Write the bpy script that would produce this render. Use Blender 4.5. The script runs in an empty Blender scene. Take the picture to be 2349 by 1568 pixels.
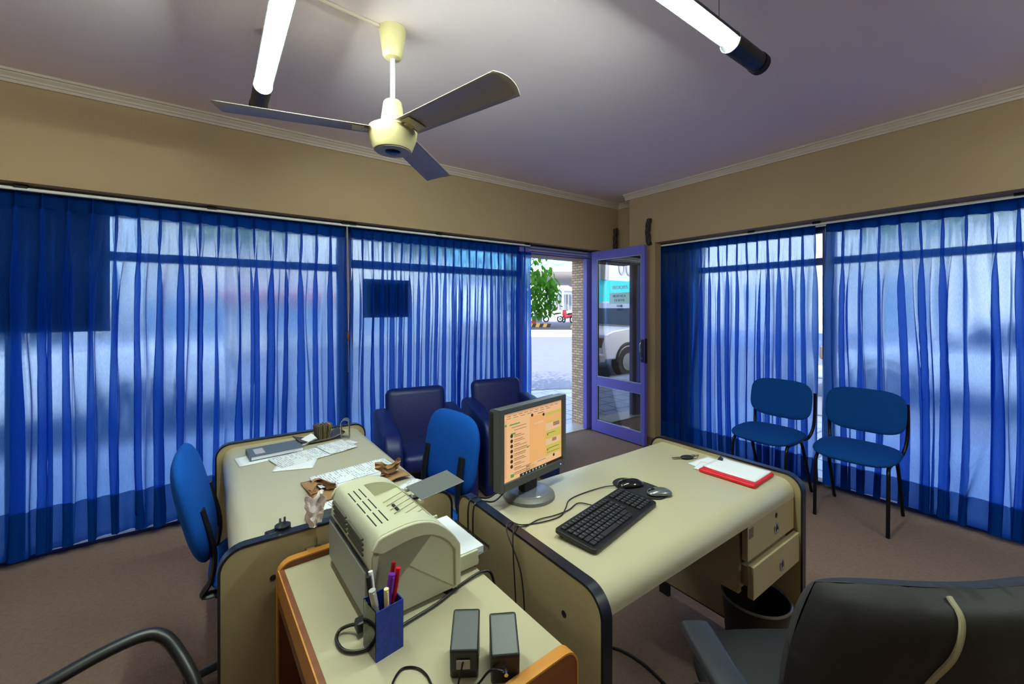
import bpy, bmesh, math, random
from mathutils import Vector, Matrix, noise
PI = math.pi
R = math.radians
scn = bpy.context.scene
col = scn.collection
random.seed(7)

# ------------------------------------------------------------------ camera
cd = bpy.data.cameras.new('camera')
cam = bpy.data.objects.new('camera', cd)
col.objects.link(cam)
cam.location = (0, 0, 1.41)
cam.rotation_euler = (PI/2, 0, -R(35.88))
cd.sensor_width = 36
cd.lens = 951.7/2349*36
cd.shift_y = -78/2349
cd.clip_start = 0.02
cd.clip_end = 300
scn.camera = cam

# ------------------------------------------------------------------ world, sun, exposure
wd = bpy.data.worlds.new('sky_world')
scn.world = wd
wd.use_nodes = True
wn = wd.node_tree
sky = wn.nodes.new('ShaderNodeTexSky')
sky.sky_type = 'NISHITA'
sky.sun_disc = False
sky.sun_elevation = R(48)
sky.sun_rotation = R(215)
wn.links.new(sky.outputs[0], wn.nodes['Background'].inputs[0])
wn.nodes['Background'].inputs[1].default_value = 0.55
sd = bpy.data.lights.new('sun', 'SUN')
sd.energy = 3.6
sd.angle = R(0.6)
sd.color = (1, .95, .87)
sun = bpy.data.objects.new('sun', sd)
col.objects.link(sun)
sun.rotation_euler = (R(46), 0, R(-52))
scn.view_settings.view_transform = 'Standard'
scn.view_settings.look = 'None'
scn.view_settings.gamma = 1
scn.view_settings.use_curve_mapping = False
scn.view_settings.exposure = 0.9
TUBE = 94.0          # strength of the fluorescent tubes

# ------------------------------------------------------------------ materials
def lin(c):
    r = []
    for v in c:
        v /= 255
        r.append(v/12.92 if v <= .04045 else ((v+.055)/1.055)**2.4)
    return (r[0], r[1], r[2], 1)

_m = {}
def mat(name, rgb, rough=.5, metal=0, spec=.5, var=0.0, scale=8, bump=0, bscale=60, emit=None, coat=0):
    if name in _m: return _m[name]
    m = bpy.data.materials.new(name)
    m.use_nodes = True
    nt = m.node_tree
    b = nt.nodes['Principled BSDF']
    c = lin(rgb)
    b.inputs['Base Color'].default_value = c
    b.inputs['Roughness'].default_value = rough
    b.inputs['Metallic'].default_value = metal
    b.inputs['Specular IOR Level'].default_value = spec
    if coat: b.inputs['Coat Weight'].default_value = coat
    tc = nt.nodes.new('ShaderNodeTexCoord')
    if var:
        n = nt.nodes.new('ShaderNodeTexNoise')
        n.inputs['Scale'].default_value = scale
        n.inputs['Detail'].default_value = 5
        nt.links.new(tc.outputs['Object'], n.inputs['Vector'])
        mx = nt.nodes.new('ShaderNodeMix'); mx.data_type = 'RGBA'
        mx.inputs[6].default_value = tuple(max(0, v*(1-var)) for v in c[:3])+(1,)
        mx.inputs[7].default_value = tuple(min(1, v*(1+var)) for v in c[:3])+(1,)
        nt.links.new(n.outputs[0], mx.inputs[0])
        nt.links.new(mx.outputs[2], b.inputs['Base Color'])
    if bump:
        n2 = nt.nodes.new('ShaderNodeTexNoise')
        n2.inputs['Scale'].default_value = bscale
        n2.inputs['Detail'].default_value = 6
        nt.links.new(tc.outputs['Object'], n2.inputs['Vector'])
        bp = nt.nodes.new('ShaderNodeBump')
        bp.inputs['Strength'].default_value = bump
        bp.inputs['Distance'].default_value = .01
        nt.links.new(n2.outputs[0], bp.inputs['Height'])
        nt.links.new(bp.outputs[0], b.inputs['Normal'])
    if emit:
        b.inputs['Emission Color'].default_value = lin(emit[0])
        b.inputs['Emission Strength'].default_value = emit[1]
    _m[name] = m
    return m

def sheer(name, layers):
    """Blue voile: weave lets part of the light straight through, less at a slant and less through several layers."""
    m = bpy.data.materials.new(name); m.use_nodes = True
    nt = m.node_tree; nt.nodes.clear()
    out = nt.nodes.new('ShaderNodeOutputMaterial')
    geo = nt.nodes.new('ShaderNodeNewGeometry')
    dot = nt.nodes.new('ShaderNodeVectorMath'); dot.operation = 'DOT_PRODUCT'
    nt.links.new(geo.outputs['Incoming'], dot.inputs[0]); nt.links.new(geo.outputs['Normal'], dot.inputs[1])
    ab = nt.nodes.new('ShaderNodeMath'); ab.operation = 'ABSOLUTE'; nt.links.new(dot.outputs['Value'], ab.inputs[0])
    mxm = nt.nodes.new('ShaderNodeMath'); mxm.operation = 'MAXIMUM'; mxm.inputs[1].default_value = .12
    nt.links.new(ab.outputs[0], mxm.inputs[0])
    dv = nt.nodes.new('ShaderNodeMath'); dv.operation = 'DIVIDE'; dv.inputs[0].default_value = layers
    nt.links.new(mxm.outputs[0], dv.inputs[1])
    pw = nt.nodes.new('ShaderNodeMath'); pw.operation = 'POWER'; pw.inputs[0].default_value = .50
    nt.links.new(dv.outputs[0], pw.inputs[1])
    tc = nt.nodes.new('ShaderNodeTexCoord')
    mp = nt.nodes.new('ShaderNodeMapping'); mp.inputs['Scale'].default_value = (1, 1, .12)
    nt.links.new(tc.outputs['Object'], mp.inputs[0])
    nz = nt.nodes.new('ShaderNodeTexNoise'); nz.inputs['Scale'].default_value = 420; nz.inputs['Detail'].default_value = 2
    nt.links.new(mp.outputs[0], nz.inputs['Vector'])
    mr = nt.nodes.new('ShaderNodeMapRange'); mr.inputs[1].default_value = .3; mr.inputs[2].default_value = .7
    mr.inputs[3].default_value = .72; mr.inputs[4].default_value = 1.15
    nt.links.new(nz.outputs[0], mr.inputs[0])
    ml = nt.nodes.new('ShaderNodeMath'); ml.operation = 'MULTIPLY'
    nt.links.new(pw.outputs[0], ml.inputs[0]); nt.links.new(mr.outputs[0], ml.inputs[1])
    tr = nt.nodes.new('ShaderNodeBsdfTransparent'); tr.inputs[0].default_value = (.61, .785, 1, 1)
    df = nt.nodes.new('ShaderNodeBsdfDiffuse'); df.inputs[0].default_value = lin((12, 70, 158)) if layers < 5 else lin((10, 52, 118))
    tl = nt.nodes.new('ShaderNodeBsdfTranslucent'); tl.inputs[0].default_value = lin((92, 158, 252) if layers < 2 else (8, 84, 190))
    a = nt.nodes.new('ShaderNodeMixShader'); a.inputs[0].default_value = .62 if layers < 2 else .42
    nt.links.new(df.outputs[0], a.inputs[1]); nt.links.new(tl.outputs[0], a.inputs[2])
    # threads bend part of the passing light a little, which softens what lies behind
    rf = nt.nodes.new('ShaderNodeBsdfRefraction'); rf.inputs['Color'].default_value = (.61, .785, 1, 1)
    rf.inputs['IOR'].default_value = 1.10; rf.inputs['Roughness'].default_value = .55
    c = nt.nodes.new('ShaderNodeMixShader'); c.inputs[0].default_value = .86
    nt.links.new(tr.outputs[0], c.inputs[1]); nt.links.new(rf.outputs[0], c.inputs[2])
    b = nt.nodes.new('ShaderNodeMixShader')
    nt.links.new(ml.outputs[0], b.inputs[0]); nt.links.new(a.outputs[0], b.inputs[1]); nt.links.new(c.outputs[0], b.inputs[2])
    nt.links.new(b.outputs[0], out.inputs[0])
    return m

def glass(name, refl=.08, tint=(.95, .98, .97, 1), rough=0.0):
    m = bpy.data.materials.new(name); m.use_nodes = True
    nt = m.node_tree; nt.nodes.clear()
    out = nt.nodes.new('ShaderNodeOutputMaterial')
    tr = nt.nodes.new('ShaderNodeBsdfTransparent'); tr.inputs[0].default_value = tint
    gl = nt.nodes.new('ShaderNodeBsdfGlossy'); gl.inputs['Roughness'].default_value = rough
    lw = nt.nodes.new('ShaderNodeFresnel'); lw.inputs[0].default_value = 1.5
    ad = nt.nodes.new('ShaderNodeMath'); ad.operation = 'ADD'; ad.use_clamp = True; ad.inputs[1].default_value = refl
    nt.links.new(lw.outputs[0], ad.inputs[0])
    mx = nt.nodes.new('ShaderNodeMixShader')
    nt.links.new(ad.outputs[0], mx.inputs[0]); nt.links.new(tr.outputs[0], mx.inputs[1]); nt.links.new(gl.outputs[0], mx.inputs[2])
    nt.links.new(mx.outputs[0], out.inputs[0])
    return m

def brick_mat(name, c1, c2, mortar, w, h, ms, rough=.8, bump=.5, axes='XYZ'):
    m = bpy.data.materials.new(name); m.use_nodes = True
    nt = m.node_tree; b = nt.nodes['Principled BSDF']; b.inputs['Roughness'].default_value = rough
    tc = nt.nodes.new('ShaderNodeTexCoord')
    br = nt.nodes.new('ShaderNodeTexBrick')
    br.inputs['Color1'].default_value = lin(c1); br.inputs['Color2'].default_value = lin(c2)
    br.inputs['Mortar'].default_value = lin(mortar); br.inputs['Scale'].default_value = 1
    br.inputs['Mortar Size'].default_value = ms; br.inputs['Brick Width'].default_value = w; br.inputs['Row Height'].default_value = h
    sp = nt.nodes.new('ShaderNodeSeparateXYZ'); cb = nt.nodes.new('ShaderNodeCombineXYZ')
    nt.links.new(tc.outputs['Object'], sp.inputs[0])
    for i, a in enumerate(axes[:2]):
        nt.links.new(sp.outputs['XYZ'.index(a)], cb.inputs[i])
    nt.links.new(cb.outputs[0], br.inputs['Vector'])
    nt.links.new(br.outputs[0], b.inputs['Base Color'])
    bp = nt.nodes.new('ShaderNodeBump'); bp.inputs['Strength'].default_value = bump; bp.inputs['Distance'].default_value = .004
    inv = nt.nodes.new('ShaderNodeMath'); inv.operation = 'SUBTRACT'; inv.inputs[0].default_value = 1
    nt.links.new(br.outputs['Fac'], inv.inputs[1])
    nt.links.new(inv.outputs[0], bp.inputs['Height'])
    nt.links.new(bp.outputs[0], b.inputs['Normal'])
    return m

def paper_mat(name, base=(214, 218, 224), ink=(150, 154, 168), axis='Y', pitch=.009, amount=.55):
    """Paper with rows of print (broken lines across the given local axis)."""
    m = bpy.data.materials.new(name); m.use_nodes = True
    nt = m.node_tree; b = nt.nodes['Principled BSDF']; b.inputs['Roughness'].default_value = .8
    tc = nt.nodes.new('ShaderNodeTexCoord'); sp = nt.nodes.new('ShaderNodeSeparateXYZ')
    nt.links.new(tc.outputs['Object'], sp.inputs[0])
    i = 'XYZ'.index(axis); j = 1-i
    def mt(op, a, v=None, b2=None):
        n = nt.nodes.new('ShaderNodeMath'); n.operation = op
        nt.links.new(a, n.inputs[0])
        if v is not None: n.inputs[1].default_value = v
        if b2 is not None: nt.links.new(b2, n.inputs[1])
        return n.outputs[0]
    row = mt('MULTIPLY', sp.outputs[i], 1/pitch)
    fr = mt('FRACT', row); line = mt('LESS_THAN', fr, .42)
    fl = mt('FLOOR', row)
    cb = nt.nodes.new('ShaderNodeCombineXYZ')
    nt.links.new(mt('MULTIPLY', sp.outputs[j], 90), cb.inputs[0]); nt.links.new(mt('MULTIPLY', fl, 7.3), cb.inputs[1])
    nz = nt.nodes.new('ShaderNodeTexNoise'); nz.inputs['Scale'].default_value = 1; nz.inputs['Detail'].default_value = 1
    nt.links.new(cb.outputs[0], nz.inputs['Vector'])
    word = mt('GREATER_THAN', nz.outputs[0], 1-amount)
    cb2 = nt.nodes.new('ShaderNodeCombineXYZ')
    nt.links.new(mt('MULTIPLY', sp.outputs[j], 9), cb2.inputs[0]); nt.links.new(mt('MULTIPLY', fl, .33), cb2.inputs[1])
    nz2 = nt.nodes.new('ShaderNodeTexNoise'); nz2.inputs['Scale'].default_value = 1
    nt.links.new(cb2.outputs[0], nz2.inputs['Vector'])
    blk = mt('GREATER_THAN', nz2.outputs[0], .46)
    f = mt('MULTIPLY', mt('MULTIPLY', line, b2=word), b2=blk)
    mx = nt.nodes.new('ShaderNodeMix'); mx.data_type = 'RGBA'
    mx.inputs[6].default_value = lin(base); mx.inputs[7].default_value = lin(ink)
    nt.links.new(f, mx.inputs[0]); nt.links.new(mx.outputs[2], b.inputs['Base Color'])
    return m

def wood_mat(name, c1, c2, scale=(3, 30, 30), rough=.45):
    m = bpy.data.materials.new(name); m.use_nodes = True
    nt = m.node_tree; b = nt.nodes['Principled BSDF']; b.inputs['Roughness'].default_value = rough
    tc = nt.nodes.new('ShaderNodeTexCoord'); mp = nt.nodes.new('ShaderNodeMapping'); mp.inputs['Scale'].default_value = scale
    nz = nt.nodes.new('ShaderNodeTexNoise'); nz.inputs['Scale'].default_value = 1.5; nz.inputs['Detail'].default_value = 6; nz.inputs['Distortion'].default_value = .6
    nt.links.new(tc.outputs['Object'], mp.inputs[0]); nt.links.new(mp.outputs[0], nz.inputs['Vector'])
    mx = nt.nodes.new('ShaderNodeMix'); mx.data_type = 'RGBA'
    mx.inputs[6].default_value = lin(c1); mx.inputs[7].default_value = lin(c2)
    nt.links.new(nz.outputs[0], mx.inputs[0]); nt.links.new(mx.outputs[2], b.inputs['Base Color'])
    return m

M_wall = mat('beige_paint', (162, 137, 105), .75, var=.07, scale=1.6, bump=.12, bscale=90)
M_ceil = mat('ceiling_paint', (232, 216, 222), .85, var=.04, scale=1.2, bump=.06, bscale=120)
M_trimw = mat('cornice_paint', (190, 176, 164), .6, var=.05)
M_carpet = mat('carpet', (148, 122, 106), .95, spec=.1, var=.25, scale=55, bump=.6, bscale=260)
M_lam = mat('cream_laminate', (174, 166, 138), .3, spec=.5, var=.03, scale=5, bump=.02, bscale=200)
M_lamside = mat('cream_board', (162, 146, 110), .45, var=.06, scale=6)
M_trim = mat('black_edge', (24, 26, 36), .3, spec=.5)
M_blue = mat('blue_door_paint', (98, 94, 182), .35, spec=.5, var=.08, scale=4, bump=.05)
M_black = mat('black_plastic', (22, 22, 25), .38, var=.1, scale=30)
M_blackmat = mat('black_matt', (16, 16, 18), .7)
M_fab = mat('blue_fabric', (14, 74, 150), .9, spec=.15, var=.22, scale=90, bump=.3, bscale=400)
M_fab2 = mat('royal_blue_fabric', (14, 78, 168), .9, spec=.15, var=.16, scale=90, bump=.3, bscale=400)
M_leath = mat('navy_leatherette', (20, 32, 96), .42, spec=.5, var=.1, scale=20, bump=.12, bscale=40)
M_bl_leath = mat('black_leather', (24, 22, 23), .6, spec=.4, var=.3, scale=7, bump=.35, bscale=14)
M_chrome = mat('chrome', (200, 200, 205), .18, 1)
M_metal = mat('dark_steel', (40, 38, 44), .35, .8)
M_fan = mat('cream_enamel', (198, 186, 138), .35, spec=.5)
M_blade = mat('fan_blade_grey', (160, 150, 138), .30, spec=.6, var=.08, scale=9)
M_white = mat('white_paint', (226, 226, 226), .5)
M_whitecoat = mat('white_enamel', (232, 232, 236), .25)
M_prn = mat('printer_cream', (188, 186, 158), .42, var=.04, scale=12)
M_prnd = mat('printer_inner', (168, 168, 142), .5)
M_grey = mat('warm_grey_plastic', (104, 104, 100), .4)
M_paper = mat('white_paper', (222, 224, 232), .8, var=.03)
M_text = paper_mat('printed_paper')
M_textx = paper_mat('printed_paper_long', axis='X')
M_kraft = mat('kraft_paper', (150, 112, 76), .75, var=.12, scale=14, bump=.2, bscale=30)
M_wood = wood_mat('orange_wood', (176, 112, 40), (202, 140, 62))
M_wooddk = wood_mat('brown_wood', (98, 52, 22), (132, 76, 34))
M_red = mat('red_card', (206, 14, 28), .45)
M_fabric1 = sheer('blue_voile', 1.0)
M_fabric2 = sheer('blue_voile_doubled', 3.4)
M_fabric3 = sheer('blue_heading', 6.0)
M_glass = glass('window_glass', .0)
M_dglass = glass('door_glass', .19, (.93, .95, .95, 1))
M_clear = glass('clear_plastic', .05, (.86, .9, .9, 1))
M_alu = mat('window_frame_blue', (48, 62, 120), .4)
M_aluw = mat('window_frame_grey', (150, 150, 160), .4)

# ------------------------------------------------------------------ mesh helpers
class B:
    """Collects shapes in one bmesh; mats are slots by order of first use."""
    def __init__(s):
        s.bm = bmesh.new(); s.mi = 0
    def _tag(s, geo):
        for f in geo: f.material_index = s.mi
    def box(s, x0, x1, y0, y1, z0, z1, M=None):
        v = [s.bm.verts.new(p) for p in ((x0,y0,z0),(x1,y0,z0),(x1,y1,z0),(x0,y1,z0),(x0,y0,z1),(x1,y0,z1),(x1,y1,z1),(x0,y1,z1))]
        if M is not None:
            for q in v: q.co = M @ q.co
        fs = [s.bm.faces.new([v[i] for i in f]) for f in ((3,2,1,0),(4,5,6,7),(0,1,5,4),(1,2,6,5),(2,3,7,6),(3,0,4,7))]
        s._tag(fs); return s
    def cbox(s, c, d, M=None):
        return s.box(c[0]-d[0]/2, c[0]+d[0]/2, c[1]-d[1]/2, c[1]+d[1]/2, c[2]-d[2]/2, c[2]+d[2]/2, M)
    def rbox(s, x0, x1, y0, y1, z0, z1, r, seg=4, M=None):
        t = bmesh.new()
        bmesh.ops.create_cube(t, size=1)
        for v in t.verts:
            v.co = Vector(((x0+x1)/2+v.co.x*(x1-x0), (y0+y1)/2+v.co.y*(y1-y0), (z0+z1)/2+v.co.z*(z1-z0)))
        r = min(r, .49*min(x1-x0, y1-y0, z1-z0))
        bmesh.ops.bevel(t, geom=t.edges[:], offset=r, segments=seg, affect='EDGES', profile=.5)
        s.merge(t, M); return s
    def merge(s, t, M=None):
        mp = {}
        for v in t.verts:
            mp[v] = s.bm.verts.new(M @ v.co if M is not None else v.co)
        for f in t.faces:
            try:
                g = s.bm.faces.new([mp[v] for v in f.verts]); g.material_index = s.mi
            except ValueError: pass
        t.free()
    def prism(s, pts, a, b, axis='Z', M=None):
        """Extrude the outline pts (2-D) from a to b along axis. X: pts=(y,z); Y: pts=(x,z); Z: pts=(x,y)."""
        def P(p, h):
            q = {'Z': (p[0], p[1], h), 'X': (h, p[0], p[1]), 'Y': (p[0], h, p[1])}[axis]
            q = Vector(q); return M @ q if M is not None else q
        v0 = [s.bm.verts.new(P(p, a)) for p in pts]; v1 = [s.bm.verts.new(P(p, b)) for p in pts]
        n = len(pts); fs = []
        fs.append(s.bm.faces.new(v0)); fs.append(s.bm.faces.new(v1[::-1]))
        for i in range(n):
            fs.append(s.bm.faces.new((v0[(i+1)%n], v0[i], v1[i], v1[(i+1)%n])))
        s._tag(fs); return s
    def lathe(s, prof, c=(0,0,0), seg=32, M=None, cap=True):
        rings = []
        for r, z in prof:
            ring = []
            for k in range(seg):
                a = 2*PI*k/seg
                p = Vector((c[0]+r*math.cos(a), c[1]+r*math.sin(a), c[2]+z))
                ring.append(s.bm.verts.new(M @ p if M is not None else p))
            rings.append(ring)
        fs = []
        for i in range(len(rings)-1):
            for k in range(seg):
                fs.append(s.bm.faces.new((rings[i][k], rings[i][(k+1)%seg], rings[i+1][(k+1)%seg], rings[i+1][k])))
        if cap:
            if prof[0][0] > 1e-4: fs.append(s.bm.faces.new(rings[0][::-1]))
            if prof[-1][0] > 1e-4: fs.append(s.bm.faces.new(rings[-1]))
        s._tag(fs); return s
    def cyl(s, p0, p1, r, seg=16, r1=None):
        return s.tube([p0, p1], r, seg, r1=r1)
    def tube(s, pts, r, seg=10, closed=False, r1=None, flat=1.0):
        pts = [Vector(p) for p in pts]; n = len(pts); rings = []
        up = Vector((0,0,1)); prev = None
        for i, p in enumerate(pts):
            if closed: t = (pts[(i+1)%n]-pts[i-1])
            else: t = pts[min(i+1, n-1)]-pts[max(i-1, 0)]
            if t.length < 1e-9: t = Vector((0,0,1))
            t.normalize()
            if prev is None:
                a = up if abs(t.z) < .9 else Vector((1,0,0))
                u = t.cross(a).normalized()
            else:
                u = (prev - t*prev.dot(t))
                u = u.normalized() if u.length > 1e-6 else t.cross(up).normalized()
            prev = u; w = t.cross(u)
            rr = r if r1 is None else r+(r1-r)*i/max(1, n-1)
            rings.append([s.bm.verts.new(p+u*math.cos(2*PI*k/seg)*rr+w*math.sin(2*PI*k/seg)*rr*flat) for k in range(seg)])
        fs = []
        m = n if closed else n-1
        for i in range(m):
            a, b = rings[i], rings[(i+1)%n]
            for k in range(seg): fs.append(s.bm.faces.new((a[k], a[(k+1)%seg], b[(k+1)%seg], b[k])))
        if not closed:
            fs.append(s.bm.faces.new(rings[0][::-1])); fs.append(s.bm.faces.new(rings[-1]))
        s._tag(fs); return s
    def grid(s, f, nu, nv):
        """Surface f(i/nu, j/nv)."""
        v = [[s.bm.verts.new(f(i/nu, j/nv)) for j in range(nv+1)] for i in range(nu+1)]
        s._tag([s.bm.faces.new((v[i][j], v[i+1][j], v[i+1][j+1], v[i][j+1])) for i in range(nu) for j in range(nv)])
        return s
    def pad(s, w, d, h, M=None, n=3.2, curve=0, p=5, seg=48, rings=10, sag=0):
        """Upholstered pad: superellipse outline w x d, thickness h (local z), bowed across x by curve."""
        t = bmesh.new(); R_ = []
        def pt(r, a, side):
            ca, sa = math.cos(a), math.sin(a)
            x = math.copysign(abs(ca)**(2/n), ca)*w/2*r; y = math.copysign(abs(sa)**(2/n), sa)*d/2*r
            th = h/2*max(0, 1-r**p)**.5
            return Vector((x, y, side*th + curve*(2*x/w)**2 + sag*(2*y/d)**2))
        for side in (1, -1):
            rg = []
            for i in range(rings+1):
                r = math.sin(i/rings*PI/2)
                if i == 0: rg.append([t.verts.new(pt(0, 0, side))])
                elif i == rings and side == -1: rg.append(R_[0][-1])
                else: rg.append([t.verts.new(pt(r, 2*PI*k/seg, side)) for k in range(seg)])
            R_.append(rg)
            for i in range(rings):
                for k in range(seg):
                    a = rg[i]; b = rg[i+1]
                    q = [a[0], b[k], b[(k+1)%seg]] if i == 0 else [a[k], b[k], b[(k+1)%seg], a[(k+1)%seg]]
                    if side == -1: q = q[::-1]
                    t.faces.new(q)
        s.merge(t, M); return s

def obj(name, b, m, parent=None, smooth=False, bevel=0, bseg=3, auto=None):
    me = bpy.data.meshes.new(name)
    bmesh.ops.recalc_face_normals(b.bm, faces=b.bm.faces[:])
    b.bm.to_mesh(me); b.bm.free()
    ms = m if isinstance(m, (list, tuple)) else [m]
    for q in ms: me.materials.append(q)
    o = bpy.data.objects.new(name, me); col.objects.link(o)
    if smooth:
        for p in me.polygons: p.use_smooth = True
        if smooth != 'all':
            me.set_sharp_from_angle(angle=R(38))
    if bevel:
        md = o.modifiers.new('bevel', 'BEVEL'); md.width = bevel; md.segments = bseg; md.limit_method = 'ANGLE'; md.angle_limit = R(40)
        md.harden_normals = False
    if parent is not None: o.parent = parent
    return o

def thing(name, label, cat, loc=(0,0,0), rz=0, group=None):
    o = bpy.data.objects.new(name, None); col.objects.link(o)
    o.empty_display_size = .05
    o.location = loc; o.rotation_euler = (0, 0, rz)
    o['label'] = label; o['category'] = cat
    if group: o['group'] = group
    return o

def tag(o, label, cat, group=None, kind=None):
    o['label'] = label; o['category'] = cat
    if group: o['group'] = group
    if kind: o['kind'] = kind
    return o

def struct(name, b, m, label=None, parent=None, **k):
    o = obj(name, b, m, parent, **k)
    if parent is None:
        o['kind'] = 'structure'
        o['category'] = name.split('_')[0]
        if label: o['label'] = label
    return o

def place(o, loc, rz=0):
    """Shift a one-mesh thing built in its own coordinates."""
    o.location = loc; o.rotation_euler = (0, 0, rz); return o

def copy_tree(o, parent=None):
    c = o.copy(); col.objects.link(c)
    if parent is not None: c.parent = parent
    for ch in list(o.children): copy_tree(ch, c)
    return c

def spline(pts, n=8):
    """Catmull-Rom through pts."""
    P = [Vector(p) for p in pts]; P = [2*P[0]-P[1]]+P+[2*P[-1]-P[-2]]; out = []
    for i in range(1, len(P)-2):
        a, b, c, d = P[i-1:i+3]
        for k in range(n):
            t = k/n
            out.append(.5*((2*b)+(c-a)*t+(2*a-5*b+4*c-d)*t*t+(3*b-a-3*c+d)*t**3))
    out.append(P[-2]); return out

def rrect(x0, x1, y0, y1, r, n=6, corners=(1,1,1,1)):
    """Rounded rectangle outline, corners order: bl, br, tr, tl."""
    pts = []
    for (cx, cy, a0, on) in ((x0+r, y0+r, PI, corners[0]), (x1-r, y0+r, 1.5*PI, corners[1]), (x1-r, y1-r, 0, corners[2]), (x0+r, y1-r, .5*PI, corners[3])):
        if on:
            for k in range(n+1):
                a = a0+k/n*PI/2; pts.append((cx+r*math.cos(a), cy+r*math.sin(a)))
        else:
            pts.append((x0 if cx < (x0+x1)/2 else x1, y0 if cy < (y0+y1)/2 else y1))
    return pts

def text(name, s, size, m, loc, rot, parent=None, ext=.0005, align='CENTER'):
    cu = bpy.data.curves.new(name, 'FONT'); cu.body = s; cu.size = size; cu.extrude = ext
    cu.align_x = align; cu.align_y = 'CENTER'
    cu.materials.append(m)
    tmp = bpy.data.objects.new('lettering_outline', cu)
    me = bpy.data.meshes.new_from_object(tmp); bpy.data.objects.remove(tmp)
    o = bpy.data.objects.new(name, me); col.objects.link(o)
    o.location = loc; o.rotation_euler = rot
    if parent is not None: o.parent = parent
    return o

# ------------------------------------------------------------------ the room
ZC = 2.64; YH = 3.27; XH = 3.67; HB = 2.07
struct('floor', B().box(-2.7, 4.1, -2.4, 3.62, -.12, 0), M_carpet, 'brown carpet floor')
struct('floor_threshold', B().box(2.55, 3.58, 3.40, 3.66, 0, .012), mat('marble_sill', (196, 186, 172), .35, var=.1), 'pale stone threshold in the doorway')
struct('ceiling', B().box(-2.7, 4.1, -2.4, 3.62, ZC, ZC+.1), M_ceil, 'pale mauve painted ceiling')
w = B().box(-2.7, 3.93, YH, 3.62, HB, ZC)
w.box(3.60, 3.65, 3.30, 3.44, 0, HB)
struct('wall_left', w, M_wall, 'beige band of wall above the long curtains and the doorway')
w = B().box(XH, 4.1, -2.4, 2.58, HB+.008, ZC)
w.box(XH, 3.77, 2.58, 2.90, 0, ZC).box(3.77, 4.1, 2.72, 2.90, 0, ZC)
w.box(3.93, 4.1, 2.90, 3.44, 0, ZC).box(3.77, 4.1, -2.4, 2.72, HB+.01, ZC)
struct('wall_right', w, M_wall, 'beige wall band above the right curtains with pillar beside the door')
struct('wall_pier', B().box(3.94, 4.08, 2.28, 2.72, 0, HB), M_wall, 'pier behind the bunched end of the right curtain')
struct('wall_back', B().box(-2.7, 4.1, -2.5, -2.4, 0, ZC), M_wall, 'beige wall behind the camera')
struct('wall_side', B().box(-2.8, -2.7, -2.4, 3.62, 0, ZC), M_wall, 'beige wall beyond the left edge')
struct('wall_upper', B().box(-6, 4.14, -6, 3.7, ZC+.1, 3.5), mat('outer_render', (190, 180, 165), .8), 'unseen block over the room, added to shade the near street')  # out-of-view block, its height chosen for the shadow it casts outside
struct('wall_outer', B().box(-2.8, 2.62, 3.56, 3.64, 1.99, HB+.7).box(2.62, 3.58, 3.42, 3.68, 1.975, 2.10), mat('lintel_render', (150, 128, 112), .8), 'brown rendered lintel over the doorway')

def cornice(name, label, p0, p1, nrm):
    p0 = Vector(p0); p1 = Vector(p1); n = Vector(nrm); t = (p1-p0)
    prof = [(0, -.062), (.012, -.062), (.012, -.046), (.02, -.046), (.02, -.034), (.034, -.022), (.034, -.014), (.046, -.014), (.046, -.0005), (0, -.0005)]
    b = B(); L = t.length; t.normalize()
    v0 = [b.bm.verts.new(p0+n*a+Vector((0,0,z))) for a, z in prof]; v1 = [b.bm.verts.new(p1+n*a+Vector((0,0,z))) for a, z in prof]
    k = len(prof)
    b.bm.faces.new(v0); b.bm.faces.new(v1[::-1])
    for i in range(k): b.bm.faces.new((v0[i], v0[(i+1)%k], v1[(i+1)%k], v1[i]))
    struct(name, b, M_trimw, label)
cornice('trim_1', 'stepped cornice above the left wall', (-2.7, YH-.0005, ZC), (3.93, YH-.0005, ZC), (0, -1, 0))
cornice('trim_2', 'stepped cornice above the right wall', (XH-.0005, -2.4, ZC), (XH-.0005, 2.95, ZC), (-1, 0, 0))
cornice('trim_3', 'short cornice in the recess by the door', (3.9295, 2.9, ZC), (3.9295, YH, ZC), (-1, 0, 0))
struct('baseboard_right', B().box(XH-.012, XH-.0005, 2.58, 2.90, 0, .08), mat('brown_skirting', (120, 92, 70), .6), 'low skirting on the pillar beside the door')

# soffit strip over the left curtains: shadow gap board under the header
struct('trim_4', B().box(-2.7, 2.62, 3.37, 3.38, 2.045, HB-.0005), mat('grey_board', (120, 110, 105), .7), 'narrow grey board behind the left curtain rail')

# windows: frame, transom and panes
def window(name, label, x0, x1, zt0, zt1, mull, M, top=2.06, zb=0):
    root = bpy.data.objects.new(name, None); col.objects.link(root); root['kind'] = 'structure'; root['label'] = label; root['category'] = 'window'
    root.matrix_world = M
    b = B()
    b.box(x0, x1, -.025, .025, 0, zb+.022).box(x0, x1, -.025, .025, top-.05, top)
    b.box(x0, x0+.04, -.024, .024, zb+.022, top-.05).box(x1-.04, x1, -.024, .024, zb+.022, top-.05)
    b.box(x0+.04, x1-.04, -.03, .03, zt0, zt1)
    obj('window_frame', b, M_alu, root)
    for mx in mull:
        obj('mullion', B().box(mx-.02, mx+.02, -.035, .035, zb, top-.01), M_aluw if name == 'window_3' or name == 'window_4' else M_alu, root)
    obj('pane', B().box(x0+.03, x1-.03, -.003, .003, zb, top-.04), M_glass, root)
ML = Matrix.Translation((0, 3.50, 0))
window('window_1', 'shop window behind the long left curtain', -2.7, .85, 1.70, 1.755, (-.9,), ML)
window('window_2', 'shop window between the curtain cord and the doorway', .85, 2.66, 1.735, 1.80, (.89,), ML)
MR = Matrix.Translation((3.97, 0, 0)) @ Matrix.Rotation(-PI/2, 4, 'Z')
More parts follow.
